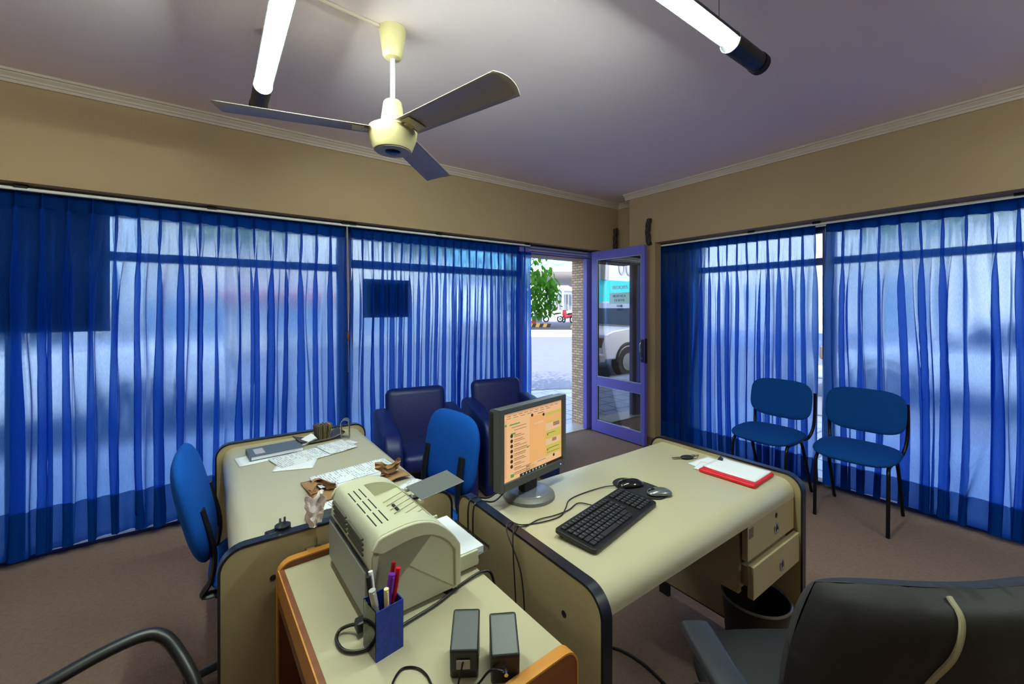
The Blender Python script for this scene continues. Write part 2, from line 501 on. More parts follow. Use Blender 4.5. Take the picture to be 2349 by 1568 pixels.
window('window_3', 'side window behind the right curtain by the door', -2.30, -1.19, 1.755, 1.81, (), MR)
window('window_4', 'side window at the right edge', -1.19, 2.3, 1.755, 1.81, (-1.19,), MR)

# signs standing dark in the windows
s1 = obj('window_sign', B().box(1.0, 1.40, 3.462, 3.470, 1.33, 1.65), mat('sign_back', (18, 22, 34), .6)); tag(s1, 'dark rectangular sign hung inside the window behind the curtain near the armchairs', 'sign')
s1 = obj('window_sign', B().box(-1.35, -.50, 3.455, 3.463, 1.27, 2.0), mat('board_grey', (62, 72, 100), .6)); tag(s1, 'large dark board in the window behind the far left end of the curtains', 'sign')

# stone jamb
stone = brick_mat('stone_mosaic', (214, 180, 146), (176, 146, 118), (120, 98, 78), .075, .03, .0035, .85, .9, axes='YZ')
struct('wall_jamb', B().box(3.585, 3.68, 3.44, 3.70, 0, 2.0), stone, 'rough pale stone jamb beside the doorway')

# door: frame, leaf, panes, handle
dr = bpy.data.objects.new('door_1', None); col.objects.link(dr); dr.location = (3.54, 3.36, 0)
dr['kind'] = 'structure'; dr['label'] = 'blue painted glazed door standing open'; dr['category'] = 'door'
def W(b, o):
    for v in b.bm.verts: v.co -= Vector(o)
    return b
DO = (3.54, 3.36, 0)
b = B().box(3.50, 3.585, 3.37, 3.43, .013, 1.98).box(2.54, 2.585, 3.40, 3.44, .013, 1.98).box(2.54, 3.585, 3.37, 3.43, 1.985, 2.055)
obj('door_frame', W(b, DO), M_blue, dr, bevel=.004)
b = B().box(2.66, 3.50, 3.355, 3.37, 2.0, 2.012).box(2.66, 3.50, 3.355, 3.37, 2.03, 2.04)
obj('frame_strip', W(b, DO), M_aluw, dr)
leaf = B()
X0, X1 = 3.54, 3.582; Y0, Y1 = 2.612, 3.332
leaf.box(X0, X1, Y1-.08, Y1, .012, 2.05).box(X0, X1, Y0, Y0+.045, .012, 2.05)
leaf.box(X0, X1, Y0+.045, Y1-.08, 1.955, 2.05).box(X0, X1, Y0+.045, Y1-.08, .535, .635).box(X0, X1, Y0+.045, Y1-.08, .012, .14)
lf = obj('door_leaf', W(leaf, DO), M_blue, dr, bevel=.003)
b = B()
for z0, z1 in ((.635, 1.955), (.14, .535)):
    b.box(X0+.006, X0+.012, Y0+.045, Y0+.051, z0, z1).box(X0+.006, X0+.012, Y1-.086, Y1-.08, z0, z1)
    b.box(X0+.006, X0+.012, Y0+.051, Y1-.086, z0, z0+.006).box(X0+.006, X0+.012, Y0+.051, Y1-.086, z1-.006, z1)
obj('glazing_bead', W(b, DO), mat('bead_grey', (176, 180, 196), .35, .3), lf)
obj('pane', W(B().box(X0+.018, X0+.023, Y0+.045, Y1-.08, .64, 1.95), DO), M_dglass, dr)
obj('pane', W(B().box(X0+.018, X0+.023, Y0+.045, Y1-.08, .145, .53), DO), M_dglass, dr)
b = B().box(X0-.008, X0, Y0+.006, Y0+.04, .86, 1.09)
h = obj('lock_plate', W(b, DO), M_black, dr, bevel=.002)
b = B().tube(spline([(X0-.004, Y0+.02, 1.06), (X0-.035, Y0+.02, 1.055), (X0-.04, Y0+.025, 1.0), (X0-.035, Y0+.02, .965), (X0-.004, Y0+.02, .96)]), .006)
obj('handle', W(b, DO), M_chrome, dr, smooth=True)
b = B().cyl((X0-.014, Y0+.022, .90), (X0, Y0+.022, .90), .011)
obj('lock', W(b, DO), M_chrome, dr, smooth=True)
b = B().box(X0+.001, X1-.001, Y0-.004, Y0, .85, 1.10)
obj('lock_edge', W(b, DO), M_blackmat, dr)
# stickers and writing on the pane (normal -x towards the room)
st = obj('sticker', W(B().box(X0+.0165, X0+.0178, 2.81, 3.08, 1.455, 1.575), DO), mat('pale_sticker', (196, 232, 232), .5), dr)
M_ink = mat('sticker_blue', (20, 78, 140), .5); M_wh = mat('sticker_white', (240, 246, 250), .5)
rt = (PI/2, 0, -PI/2)
def dtext(s, size, m, y, z): text('lettering', s, size, m, (X0+.0155-DO[0], y-DO[1], z), rt, dr)
dtext('08:30 HS A', .038, M_ink, 2.945, 1.538); dtext('13:30 HS', .038, M_ink, 2.945, 1.492)
dtext('15:00', .038, M_ink, 2.945, 1.430); dtext('18:00', .038, M_ink, 2.945, 1.392)
dtext('BEDOYA', .052, M_wh, 2.94, 1.63)

# ------------------------------------------------------------------ ceiling lamps
def tube_lamp(label, loc, rz, L=1.5, wires=(.33, 1.2)):
    """Local: the visible end at the origin, the lamp runs along -y; z=0 is the tube's axis."""
    t = thing('fluorescent_lamp', label, 'lamp', loc, rz, 'black tubular ceiling lamps')
    def ring(a0, a1, r, n=20): return [(r*math.cos(a0+(a1-a0)*k/n), r*math.sin(a0+(a1-a0)*k/n)) for k in range(n+1)]
    out = ring(0, R(180), .038); inn = ring(R(180), 0, .0355)
    obj('housing', B().prism(out+inn, -L+.1, -.245, 'Y'), M_black, t, smooth=True)
    o2 = ring(R(3), R(177), .0350); i2 = ring(R(177), R(3), .0335)
    obj('reflector', B().prism(o2+i2, -L+.1, -.246, 'Y'), mat('reflector_grey', (150, 152, 146), .4), t, smooth=True)
    e = B().tube([(0, 0, 0), (0, -.245, 0)], .038, 28)
    obj('end_cap', e, M_black, t, smooth=True)
    e = B().tube([(0, .006, 0), (0, -.028, 0)], .0405, 28)
    obj('cap_ring', e, M_blackmat, t, smooth=True)
    obj('end_cap', B().tube([(0, -L, 0), (0, -L+.1, 0)], .038, 28), M_black, t, smooth=True)
    tm = mat('tube_glow', (240, 255, 244), .5, emit=((236, 255, 240), TUBE))
    obj('tube', B().tube([(0, -.25, -.008), (0, -L+.105, -.008)], .0165, 20), tm, t, smooth=True)
    obj('rim', B().tube([(.0385*math.cos(2*PI*k/32), -.247, .0385*math.sin(2*PI*k/32)) for k in range(32)], .0018, 6, closed=True), M_chrome, t, smooth=True)
    obj('spine', B().box(-.010, .010, -L+.05, -.03, .036, .050), M_black, t)
    for wy in wires:
        obj('suspension_wire', B().cyl((0, -wy, .05), (0, -wy, ZC-loc[2]-.02), .0011, 6), M_metal, t)
        obj('ceiling_rose', B().lathe([(.004, -.05), (.012, -.035), (.016, -.006), (.016, -.0005)], (0, -wy, ZC-loc[2]), 16), M_trimw, t, smooth=True)
    return t
tube_lamp('black tubular lamp with glowing tube hanging left of the fan', (.190, 2.46, 2.43), 0)
tube_lamp('black tubular lamp with glowing tube hanging right of the fan', (1.86, .80, 2.43), -PI/2)
tube_lamp('unseen black tubular lamp added over the back of the room to brighten it', (-1.6, .9, 2.43), -PI/2)  # extra lamp out of view, added to lift the room's brightness
tube_lamp('unseen black tubular lamp added behind the camera, over the right side, for brightness', (1.9, -.3, 2.43), 0)  # second added fill lamp, also out of view

# ------------------------------------------------------------------ ceiling fan
fx, fy = .648, 1.796
t = thing('ceiling_fan', 'cream three bladed ceiling fan hanging from a rod', 'fan', (fx, fy, 2.1))
obj('canopy', B().lathe([(.058, .5395), (.058, .525), (.045, .44), (.044, .425), (.034, .412), (.012, .408)], seg=40), M_fan, t, smooth=True)
obj('rod', B().cyl((0, 0, .21), (0, 0, .415), .0105, 20), M_whitecoat, t, smooth=True)
obj('motor_cover', B().lathe([(.0, .222), (.034, .222), (.040, .214), (.052, .125), (.054, .120), (.054, .112), (.0, .112)], seg=40), M_fan, t, smooth=True)
obj('motor_housing', B().lathe([(.0, .112), (.085, .110), (.101, .100), (.106, .088), (.103, .060), (.086, .012), (.080, .004), (.0, .004)], seg=48), M_fan, t, smooth=True)
obj('hub_plate', B().lathe([(.0, .003), (.074, .003), (.074, .0), (.0, .0)], seg=40), M_blade, t, smooth=True)
obj('hub_cap', B().lathe([(.0, -.006), (.026, -.006), (.034, -.002), (.034, .0), (.0, .0)], seg=32), mat('navy_cap', (10, 20, 60), .15), t, smooth=True)
for ang in (-74, 46, 166):
    a = R(ang)
    M = Matrix.Translation((0, 0, .086)) @ Matrix.Rotation(a, 4, 'Z') @ Matrix.Rotation(-R(9), 4, 'X')
    pts = [(.12, -.066), (.66, -.078), (.685, -.06), (.70, -.01), (.695, .045), (.675, .074), (.12, .066)]
    bl = B()
    def fb(u, v):
        xs = .10+u*.55; wv = (.062+.014*u)
        y = (v*2-1)*wv
        if u > .96: xs += (1-(v*2-1)**2)*.018
        return M @ Vector((xs, y, .010*(1-(v*2-1)**2)))
    bl.grid(fb, 24, 8)
    o = obj('blade', bl, M_blade, t, smooth=True)
    md = o.modifiers.new('solid', 'SOLIDIFY'); md.thickness = .003
    br = B().box(.07, .13, -.018, .018, -.006, .004, M=M)
    br.box(.12, .17, -.045, .045, -.004, -.0005, M=M)
    obj('blade_bracket', br, M_fan, o, bevel=.002)

o = obj('cable_cover', B().tube([(fx-.05, fy+.002, ZC-.006), (-.9, fy-.10, ZC-.006)], .008, 8), M_trimw); tag(o, 'thin cable conduit running along the ceiling to the fan', 'conduit')

# dark twisted pieces above the door
def twisted(label, x, y, z0, z1, bow, ph):
    b = B()
    for k in range(3):
        pts = []
        for i in range(25):
            u = i/24; a = u*7+k*2*PI/3+ph
            pts.append((x+.012*math.cos(a)+bow[0]*math.sin(u*PI), y+.012*math.sin(a)+bow[1]*math.sin(u*PI), z0+(z1-z0)*u))
        b.tube(pts, .0165, 8)
    o = obj('twisted_cable', b, mat('dark_bark', (30, 18, 20), .6, var=.3, scale=60), smooth=True)
    tag(o, label, 'cable')
twisted('short dark twisted cable hanging in the recess above the open door', 3.86, 3.245, 2.03, 2.345, (-.01, 0), 0)
twisted('short dark twisted cable on the pillar above the free edge of the door', 3.645, 2.63, 2.06, 2.325, (-.012, .01), 1)

# ------------------------------------------------------------------ curtains
def curtain(label, loc, rz, Wd, zt, zb, zh, seed, lam=.097, amp=.034, bunch=None, group='blue pleated curtains', full=1.0, flare=0.0, pale=None):
    """Local x along the rail, -y to the room. bunch = list of (u0,u1,scale) not used when None."""
    t = thing('curtain', label, 'curtain', loc, rz, group)
    rnd = random.Random(seed)
    n = int(round(Wd/lam)); lam = Wd/n
    am = [rnd.uniform(.35, 1.35) for _ in range(n+2)]; dr_ = [rnd.uniform(-1.3, 1.3) for _ in range(n+2)]
    ph2 = rnd.uniform(0, 9); H = zt-zb
    def F(u, z):
        s = u*n; i = int(min(n-1, s)); fr = s-i
        ph = 2*PI*s
        v = (zt-z)/H
        a = am[i]*(1-fr)+am[i+1]*fr; d = dr_[i]*(1-fr)+dr_[i+1]*fr
        # heading: narrow pinch forward at each pleat
        pin = (.5+.5*math.cos(ph))**9
        ytop = -.036*pin + .004*math.cos(ph*.5)
        xtop = -.016*math.sin(2*ph)*pin
        k = min(1, max(0, (v-.035)/.24)); k = k*k*(3-2*k)
        # body: rolling folds that lap over each other, wandering as they fall
        wob = noise.noise(Vector((u*Wd*2.3, z*.55, seed)))
        wob2 = noise.noise(Vector((u*Wd*7.1, z*1.1, seed+5)))
        p2 = ph + d*1.3*v + wob*3.0*v + .6*wob2
        yb = -amp*a*(.5+.5*math.sin(p2+.5)) - .011*math.cos(2*p2+d*2.2+wob2*2+.6) - .012*wob*v - .005*math.cos(5*p2+d*4)*v
        xb = -(lam*.21*a)*math.sin(p2) - lam*.155*(1.5-.5*a)*math.sin(2*p2+d*2.2+wob2*2) - lam*.04*math.sin(3*p2+d*5+wob2*4) + .012*math.sin(p2*1.5+ph2)*v*.6 + .012*wob2*v + flare*v*(u-.5)*.1
        # the small secondary gathers below each pleat
        g = math.exp(-((v-.09)/.07)**2)
        yb += g*.009*math.cos(4*ph)
        xb *= 1+.25*v
        x = u*Wd + xtop*(1-k) + xb*k - g*.0065*math.sin(4*ph)*(.5+.5*math.cos(ph))
        y = ytop*(1-k) + yb*k
        zz = z + (.012*math.sin(u*Wd*6+seed)+.006*wob2)*max(0, (v-.9)*10)
        return Vector((x, y, zz))
    nu = n*22
    zs_t = zt-.075
    obj('heading', B().grid(lambda a_, b_: F(a_, zt-(zt-zs_t)*b_)+Vector((0, 0, .004*math.sin(a_*n*2*PI))), nu, 3), pale or M_fabric3, t, smooth='all')
    obj('fabric', B().grid(lambda a_, b_: F(a_, zs_t-(zs_t-zh)*b_), nu, 46), pale or M_fabric1, t, smooth='all')
    obj('hem', B().grid(lambda a_, b_: F(a_, zh-(zh-zb)*b_), nu, 10), pale or M_fabric2, t, smooth='all')
    return t
curtain('long blue pleated curtain from the left edge to the pull cord', (-1.25, 3.395, 0), 0, 2.08, 2.035, .055, .30, 3)
curtain('blue pleated curtain between the pull cord and the doorway, behind the armchairs', (.885, 3.395, 0), 0, 1.79, 2.035, .055, .30, 11, lam=.08, amp=.030)
curtain('blue pleated curtain bunched beside the door, behind the left visitor chair', (3.85, 2.69, 0), -PI/2, 1.45, 2.065, .045, .23, 23, lam=.086, amp=.036)
curtain('wide blue pleated curtain at the right edge behind the right visitor chair', (3.85, 1.165, 0), -PI/2, 2.5, 2.065, .05, .23, 31, lam=.105, amp=.034)

curtain('narrow blue curtain in the corner behind the glass of the open door', (3.69, 3.40, 0), 0, .23, 2.03, .05, .20, 41, lam=.06, amp=.014)
window('window_5', 'narrow side light in the corner behind the open door', 3.67, 3.94, 2.0, 2.03, (), ML)
def rail(label, p0, p1, br):
    t = thing('curtain_rail', label, 'rail', p0)
    d = Vector(p1)-Vector(p0)
    obj('track', B().tube([(0, 0, 0), d], .009, 8), M_white, t)
    for u in br:
        p = d*u
        obj('bracket', B().cbox((p.x, p.y, .012), (.05 if abs(d.x) > 1 else .03, .03 if abs(d.x) > 1 else .05, .018)), M_blackmat, t)
rail('white curtain rail under the left wall band', (-1.3, 3.338, 2.047), (2.64, 3.338, 2.047), (.12, .33, .54, .555, .74, .99))
rail('white curtain rail under the right wall band', (3.795, 2.70, 2.058), (3.795, -1.3, 2.058), (.0, .25, .37, .62))
t = thing('pull_cord', 'thin curtain pull cord with a small wooden toggle hanging between the left curtains', 'cord', (.84, 3.31, 1.2))
obj('cord', B().tube([(0, 0.02, .84), (.004, 0, .3), (.006, 0, .03)], .0016, 6).tube([(.006, .02, .84), (.012, 0, .3), (.008, 0, .03)], .0016, 6), M_trimw, t)
obj('toggle', B().lathe([(.003, .035), (.009, .02), (.010, -.03), (.005, -.04)], (.007, 0, 0), 12), M_wooddk, t, smooth=True)
obj('tail', B().tube([(.007, 0, -.04), (.006, 0, -.28)], .0012, 6), M_trimw, t)

# ------------------------------------------------------------------ desks
def prof_panel(b, pts, a0, a1, axis): b.prism(pts, a0, a1, axis); return b
def edge_strip(pts, a0, a1, axis, t_=.004):
    """Black strip wrapped round the outline (outset by t_)."""
    n = len(pts); cx = sum(p[0] for p in pts)/n; cy = sum(p[1] for p in pts)/n
    out = []
    for i in range(n):
        p, q, r_ = Vector(pts[i-1]), Vector(pts[i]), Vector(pts[(i+1) % n])
        d = ((q-p).normalized()+(r_-q).normalized()); nn = Vector((d.y, -d.x)).normalized()
        out.append((q.x+nn.x*t_, q.y+nn.y*t_))
    b = B()
    def P(p, h): return (h, p[0], p[1]) if axis == 'X' else (p[0], h, p[1])
    ring = []
    for src, h in ((pts, a0-.001), (out, a0-.001), (out, a1+.001), (pts, a1+.001)):
        ring.append([b.bm.verts.new(P(p, h)) for p in src])
    for i in range(n):
        j = (i+1) % n
        for k in range(4):
            b.bm.faces.new((ring[k][i], ring[k][j], ring[(k+1)%4][j], ring[(k+1)%4][i]))
    return b

def desk(label, loc, L, Wd, rz, pedestal=False):
    """Local: length L along x between end panels, front (user side) at y=0, depth Wd. Tops 0.75."""
    t = thing('office_desk', label, 'desk', loc, rz, 'cream office desks with black edges')
    ztop = .765; PW = .028
    for x in (0, L-PW):
        pts = rrect(0, Wd, .07, ztop, .055, 8, (0, 0, 1, 1))
        p = obj('end_panel', B().prism(pts, x, x+PW, 'X'), M_lamside, t)
        obj('edge_trim', edge_strip(pts, x, x+PW, 'X', .007), M_trim, p, smooth=True)
        for ya in (.04, Wd-.09): obj('foot', B().box(x+.004, x+PW-.004, ya, ya+.05, 0, .07), M_blackmat, p)
        xx = (x-.0012, x) if x == 0 else (x+PW, x+PW+.0012)
        for yy in (.12, Wd-.12): obj('bolt_cap', B().tube([(xx[0], yy, .66), (xx[1], yy, .66)], .008, 16), M_blackmat, p, smooth=True)
    # waterfall top: flat sheet with both long edges rolled down
    r = .05; th = .022; zt = .75
    o_ = []; i_ = []
    y0, y1 = .022, Wd-.022
    o_.append((y0, zt-.062))
    for k in range(9):
        a = PI - k/8*PI/2; o_.append((y0+r+r*math.cos(a), zt-r+r*math.sin(a)))
    for k in range(9):
        a = PI/2 - k/8*PI/2; o_.append((y1-r+r*math.cos(a), zt-r+r*math.sin(a)))
    o_.append((y1, zt-.062))
    for k in range(9):
        a = k/8*PI/2; i_.append((y1-r+(r-th)*math.cos(a), zt-r+(r-th)*math.sin(a)))
    for k in range(9):
        a = PI/2 + k/8*PI/2; i_.append((y0+r+(r-th)*math.cos(a), zt-r+(r-th)*math.sin(a)))
    pts = o_+[(y1-th, zt-.062)]+i_+[(y0+th, zt-.062)]
    obj('desktop', B().prism(pts, PW, L-PW, 'X'), M_lam, t, smooth=True)
    if pedestal:
        xa, xb = L-PW-.375, L-PW-.002
        c = B().box(xa, xa+.018, .05, Wd-.08, .455, .724).box(xb-.018, xb, .05, Wd-.08, .455, .724)
        c.box(xa+.018, xb-.018, .06, Wd-.08, .455, .47).box(xa+.018, xb-.018, Wd-.1, Wd-.08, .47, .724).box(xa+.018, xb-.018, .06, .08, .70, .724)
        obj('pedestal', c, M_lamside, t)
        for z0, z1, yf in ((.572, .690, .022), (.455, .562, .004)):
            d = obj('drawer', B().box(xa+.004, xb-.002, yf, yf+.02, z0, z1).box(xa+.03, xb-.03, yf+.02, yf+.38, z0+.02, z1-.02), M_lamside, t, bevel=.002)
            cx = (xa+xb)/2+.03; cz = (z0+z1)/2-.012
            obj('pull', B().tube([(cx+.0135*math.cos(2*PI*k/24), yf-.001, cz+.0175*math.sin(2*PI*k/24)) for k in range(24)], .0035, 8, closed=True), M_chrome, d, smooth=True)
            hb = B(); hb.prism([(cx+.0125*math.cos(2*PI*k/20), cz+.016*math.sin(2*PI*k/20)) for k in range(20)], yf-.0008, yf, 'Y')
            obj('pull_hole', hb, M_blackmat, d)
            if z0 > .56:
                hb = B().prism([(cx+.007*math.cos(2*PI*k/16), z1-.024+.009*math.sin(2*PI*k/16)) for k in range(16)], yf-.002, yf, 'Y')
                obj('lock', hb, M_black, d)
                obj('badge', B().box(xa+.012, xa+.042, yf-.001, yf, z1-.045, z1-.012), mat('badge_grey', (96, 90, 80), .4), d)
    return t
desk('cream desk carrying the monitor and keyboard, with two drawers at its right end', (.70, .63, 0), 1.13, .655, 0, True)
# left desk: long axis along world y, so turned a quarter
desk('cream desk with scattered papers behind the printer table', (.69, 1.325, 0), 1.065, .672, PI/2)

# ------------------------------------------------------------------ printer table
TR = R(2.2)
t = thing('printer_table', 'narrow cream topped wooden table carrying the printer and speakers', 'table', (.373, .953, 0), TR)
TW, TL = .214, .352      # half sizes
obj('tabletop', B().box(-TW+.012, TW, -TL+.022, TL-.022, .68, .70), M_lam, t)
for s_ in (-1, 1):
    y0 = s_*TL if s_ < 0 else TL-.022
    pts = rrect(-TW, TW+.004, .0, .716, .035, 6, (0, 0, 1, 1))
    p = obj('end_panel', B().prism(pts, y0, y0+.022, 'Y'), M_wooddk, t)
    obj('edge_banding', edge_strip(pts, y0, y0+.022, 'Y', .004), M_wood, p, smooth=True)
    obj('bolt_cap', B().tube([(TW-.08, y0-.001 if s_ < 0 else y0+.022, .66), (TW-.08, y0 if s_ < 0 else y0+.023, .66)], .006, 12), M_blackmat, p)
obj('side_rail', B().box(-TW, -TW+.012, -TL+.022, TL-.022, .60, .702), M_wooddk, t)
obj('edge_strip', B().box(-TW-.003, -TW, -TL+.022, TL-.022, .64, .703), M_wood, t)
obj('shelf', B().box(-TW+.012, TW-.01, -TL+.022, TL-.022, .32, .338), M_wooddk, t)

def box_thing(name, b, m, label, cat, loc, rz=0, group=None, **k):
    o = obj(name, b, m, **k); tag(o, label, cat, group); place(o, loc, rz); return o

# ------------------------------------------------------------------ printer (local x to its paper tray, y width)
PRZ = R(2)
t = thing('printer', 'cream laser printer with raised vent slots and paper tray', 'printer', (.385, 1.085, .70), PRZ)
hy = .172
def parch(n=18):
    """Side silhouette in (x,z): upright back, arched top falling towards the tray side."""
    pts = [(-.100, .012), (-.112, .03), (-.106, .16), (-.094, .196)]
    for k in range(n+1):
        u = k/n; x = -.085+u*.185
        z = .203 + .016*math.sin(u*PI*.62) - .075*u**3.2
        pts.append((x, z))
    pts += [(.112, .12), (.114, .03), (.108, .012)]
    return pts
side = parch()
yi = .112
def archz(x):
    u = (x+.085)/.185
    return .203 + .016*math.sin(u*PI*.62) - .075*max(0, u)**3.2
xb_, xf_ = -.034, .064
b = B().prism(side, -hy+.010, -yi, 'Y').prism(side, yi, hy-.010, 'Y')
back = [(-.100, .012), (-.112, .03), (-.106, .16), (-.094, .196)]+[(-.085+(xb_+.085)*k/6, archz(-.085+(xb_+.085)*k/6)) for k in range(7)]+[(xb_, .012)]
b.prism(back, -yi, yi, 'Y')
front = [(xb_, .012), (xb_, .166), (-.005, .170), (xf_, archz(xf_)-.003)]+[(xf_+(.100-xf_)*k/6, archz(xf_+(.100-xf_)*k/6)) for k in range(7)]+[(.112, .12), (.114, .03), (.108, .012)]
b.prism(front, -yi, yi, 'Y')
obj('body', b, M_prn, t, smooth=True)
for s_ in (-1, 1):
    a, b_ = (-hy, -hy+.010) if s_ < 0 else (hy-.010, hy)
    arc = [(-.085+.185*k/16, archz(-.085+.185*k/16)) for k in range(17)]
    outer = [(-.108, .176), (-.095, .198)]+arc+[(.114, .12), (.1155, .02)]
    inner = [(.099, .02), (.098, .112)]+[(.094-.180*k/14, archz(.094-.180*k/14)-.034+.004*math.cos(k/14*PI)) for k in range(1, 15)]
    obj('side_hood', B().prism(outer+inner, a, b_, 'Y'), M_prn, t, smooth=True, bevel=.003)
    a2, b2 = (-hy+.006, -hy+.0105) if s_ < 0 else (hy-.0105, hy-.006)
    obj('side_cover', B().prism([(p[0]*.985, min(p[1], .19)) for p in side if p[1] < .19]+[(-.09, .17)], a2, b2, 'Y'), M_prn, t)
b = B()
for k in range(6): b.prism([(.0, .1712), (.055, archz(.055)-.0025+.001), (.055, archz(.055)+.001), (.0, .1735)], -.078+.026*k, -.0765+.026*k, 'Y')
obj('bed_ribs', b, M_prnd, t)
obj('finger_slot', B().box(.012, .018, -.022, .022, .172, .1765), M_blackmat, t)
b = B()
for i, x in enumerate((-.080, -.066, -.052)):
    for j in range(3): b.box(x-.0014, x+.0014, -.118+.076*j, -.054+.076*j, archz(x)-.004, archz(x)+.0006)
obj('top_vents', b, M_blackmat, t)
b = B()
for i in range(4):
    for j in range(2): b.box(-.1165+.0024*i*.5, -.110, -.12+.125*j, -.01+.125*j, .182-.012*i, .1865-.012*i)
obj('back_vents', b, mat('vent_dark', (70, 66, 52), .7), t)
obj('seam', B().box(-.1155, -.1085, -.155, .155, .128, .1295), M_blackmat, t)
obj('back_door', B().rbox(-.1165, -.110, -.150, .150, .022, .125, .003, 2), mat('printer_back_grey', (150, 152, 144), .5), t)
b = B().rbox(.112, .205, -.118, .118, .012, .024, .003, 2).box(.10, .2, -.122, -.114, .012, .052).box(.10, .2, .114, .122, .012, .052)
obj('input_tray', b, M_prn, t, bevel=.002)
obj('tray_extension', B().tube([(.2, -.11, .03), (.245, -.105, .031), (.25, -.098, .031), (.25, .098, .031), (.245, .105, .031), (.2, .11, .03)], .003, 8), M_clear, t)
fl = B().rbox(0, .135, -.052, .052, 0, .0035, .0017, 2, M=Matrix.Translation((.070, .01, .192)) @ Matrix.Rotation(-R(7), 4, 'Y'))
obj('flip_out_support', fl, mat('smoke_grey_plastic', (96, 98, 96), .35), t, bevel=.001)
b = B()
for yy in (-.045, .0, .045): obj('hinge', B().cbox((.071, .01+yy, .189), (.012, .014, .010)), M_prnd, t, bevel=.002)
b = B()
for x, y in ((-.09, -.15), (-.09, .15), (.09, -.15), (.09, .15)): obj('foot', B().cyl((x, y, .0005), (x, y, .013), .012, 16), M_blackmat, t)
box_thing('paper_stack', B().box(-.053, .053, -.105, .105, 0, .022), M_paper, 'stack of blank white sheets lying in the printer tray', 'paper', (.385+.1745, 1.085+.006, .7245+.0005), PRZ, bevel=.0008)

# printer power cord
o = obj('power_cable', B().tube(spline([(.262, .925, .722), (.245, .945, .715), (.225, .952, .708), (.214, .93, .706), (.222, .893, .705), (.255, .872, .705), (.30, .880, .705), (.36, .893, .705), (.44, .908, .705), (.52, .935, .705), (.585, .945, .706), (.612, .938, .690), (.622, .935, .60), (.624, .935, .40)]), .0036, 10), M_black, smooth=True)
tag(o, 'thick black power cable looping from the printer across the table', 'cable')
o = obj('plug', B().rbox(.252, .285, .912, .940, .708, .732, .005, 2), M_black); tag(o, 'black plug pushed into the back of the printer', 'plug')

# pencil cup
t = thing('pencil_cup', 'blue mottled square pencil cup with clear corner', 'cup', (.292, .865, .70), R(8))
w_ = .030; b = B()
b.box(-w_, w_, -w_, -w_+.002, .003, .100).box(-w_, w_, w_-.002, w_, .003, .100).box(w_-.002, w_, -w_+.002, w_-.002, .003, .100)
b.box(-w_, w_, -w_, w_, 0, .003)
mm = mat('mottled_blue', (16, 50, 150), .5, var=.95, scale=110)
obj('cup_wall', b, mm, t)
obj('clear_side', B().box(-w_-.001, -w_+.001, -w_+.002, w_-.002, .003, .100), M_clear, t)
def pen(name, label, p0, p1, r, m, capm=None, cat='pen'):
    r_ = thing(name, label, cat, p0, 0, 'pens in the blue cup')
    d = Vector(p1)-Vector(p0)
    obj('barrel', B().tube([(0,0,0), d*.72], r, 12), m, r_, smooth=True)
    c = obj('cap', B().tube([d*.72, d*.97, d], r*1.15, 12), capm or m, r_, smooth=True)
    obj('clip', B().tube([d*.98+Vector((0, -r*1.6, 0)), d*.78+Vector((0, -r*1.6, 0))], r*.3, 6), capm or m, c)
cx, cy = .292, .865
pen('pen', 'dark pen with white tip at the back left of the blue cup', (cx-.008, cy+.002, .706), (cx-.020, cy+.022, .853), .0042, M_black, M_white)
pen('pen', 'black pen with grey end leaning at the left corner of the cup', (cx-.014, cy+.0, .706), (cx-.026, cy+.018, .846), .0045, M_black, M_black)
pen('marker', 'silver capped pen leaning against the near left corner of the cup', (cx-.004, cy-.012, .706), (cx-.026, cy-.008, .832), .0062, mat('silver_plastic', (190, 190, 190), .3, .4), None, 'marker')
pen('pencil', 'pale wooden stick standing at the front of the blue cup', (cx+.004, cy-.015, .706), (cx+.000, cy-.018, .830), .0045, mat('pale_wood', (214, 196, 150), .6), None, 'pencil')
pen('marker', 'purple marker leaning to the right in the blue cup', (cx-.004, cy-.003, .706), (cx+.020, cy+.004, .842), .0065, mat('purple_plastic', (110, 36, 160), .3), None, 'marker')
pen('pen', 'red pen, taller of two red ones in the blue cup', (cx+.002, cy+.008, .706), (cx+.030, cy+.020, .856), .0045, mat('dark_red_plastic', (150, 10, 30), .3), None)
pen('pen', 'red pen at the far right of the blue cup', (cx+.010, cy-.002, .706), (cx+.034, cy+.004, .850), .0045, mat('bright_red_plastic', (196, 16, 34), .3), None)

# speakers
def speaker(label, loc, rz, lab):
    t = thing('speaker', label, 'speaker', loc, rz, 'small black computer speakers')
    pts = [(-.036, 0), (.034, 0), (.038, .080), (.026, .088), (-.046, .060), (-.042, .02)]
    obj('cabinet', B().prism([(p[0], p[1]) for p in pts], -.027, .027, 'X'), M_black, t, bevel=.004)
    obj('front_grille', B().rbox(-.023, .023, .034, .042, .010, .076, .003, 2), M_blackmat, t)
    if lab: obj('label', B().box(-.014, .012, -.0480, -.0455, .028, .044), mat('label_paper', (150, 142, 132), .6), t)
    else: obj('jack', B().tube([(0, -.043, .036), (0, -.058, .034)], .004, 10), M_chrome, t)
    return t
speaker('small black speaker with a pale label on its back', (.412, .728, .70), -R(34), True)
speaker('small black speaker at the near end of the table, without a label', (.468, .675, .70), -R(30), False)
o = obj('speaker_cable', B().tube(spline([(.385, .69, .742), (.372, .68, .725), (.358, .672, .704), (.34, .66, .703), (.30, .655, .703)]), .0018, 8), M_metal, smooth=True); tag(o, 'thin grey cable running down from the labelled speaker', 'cable')
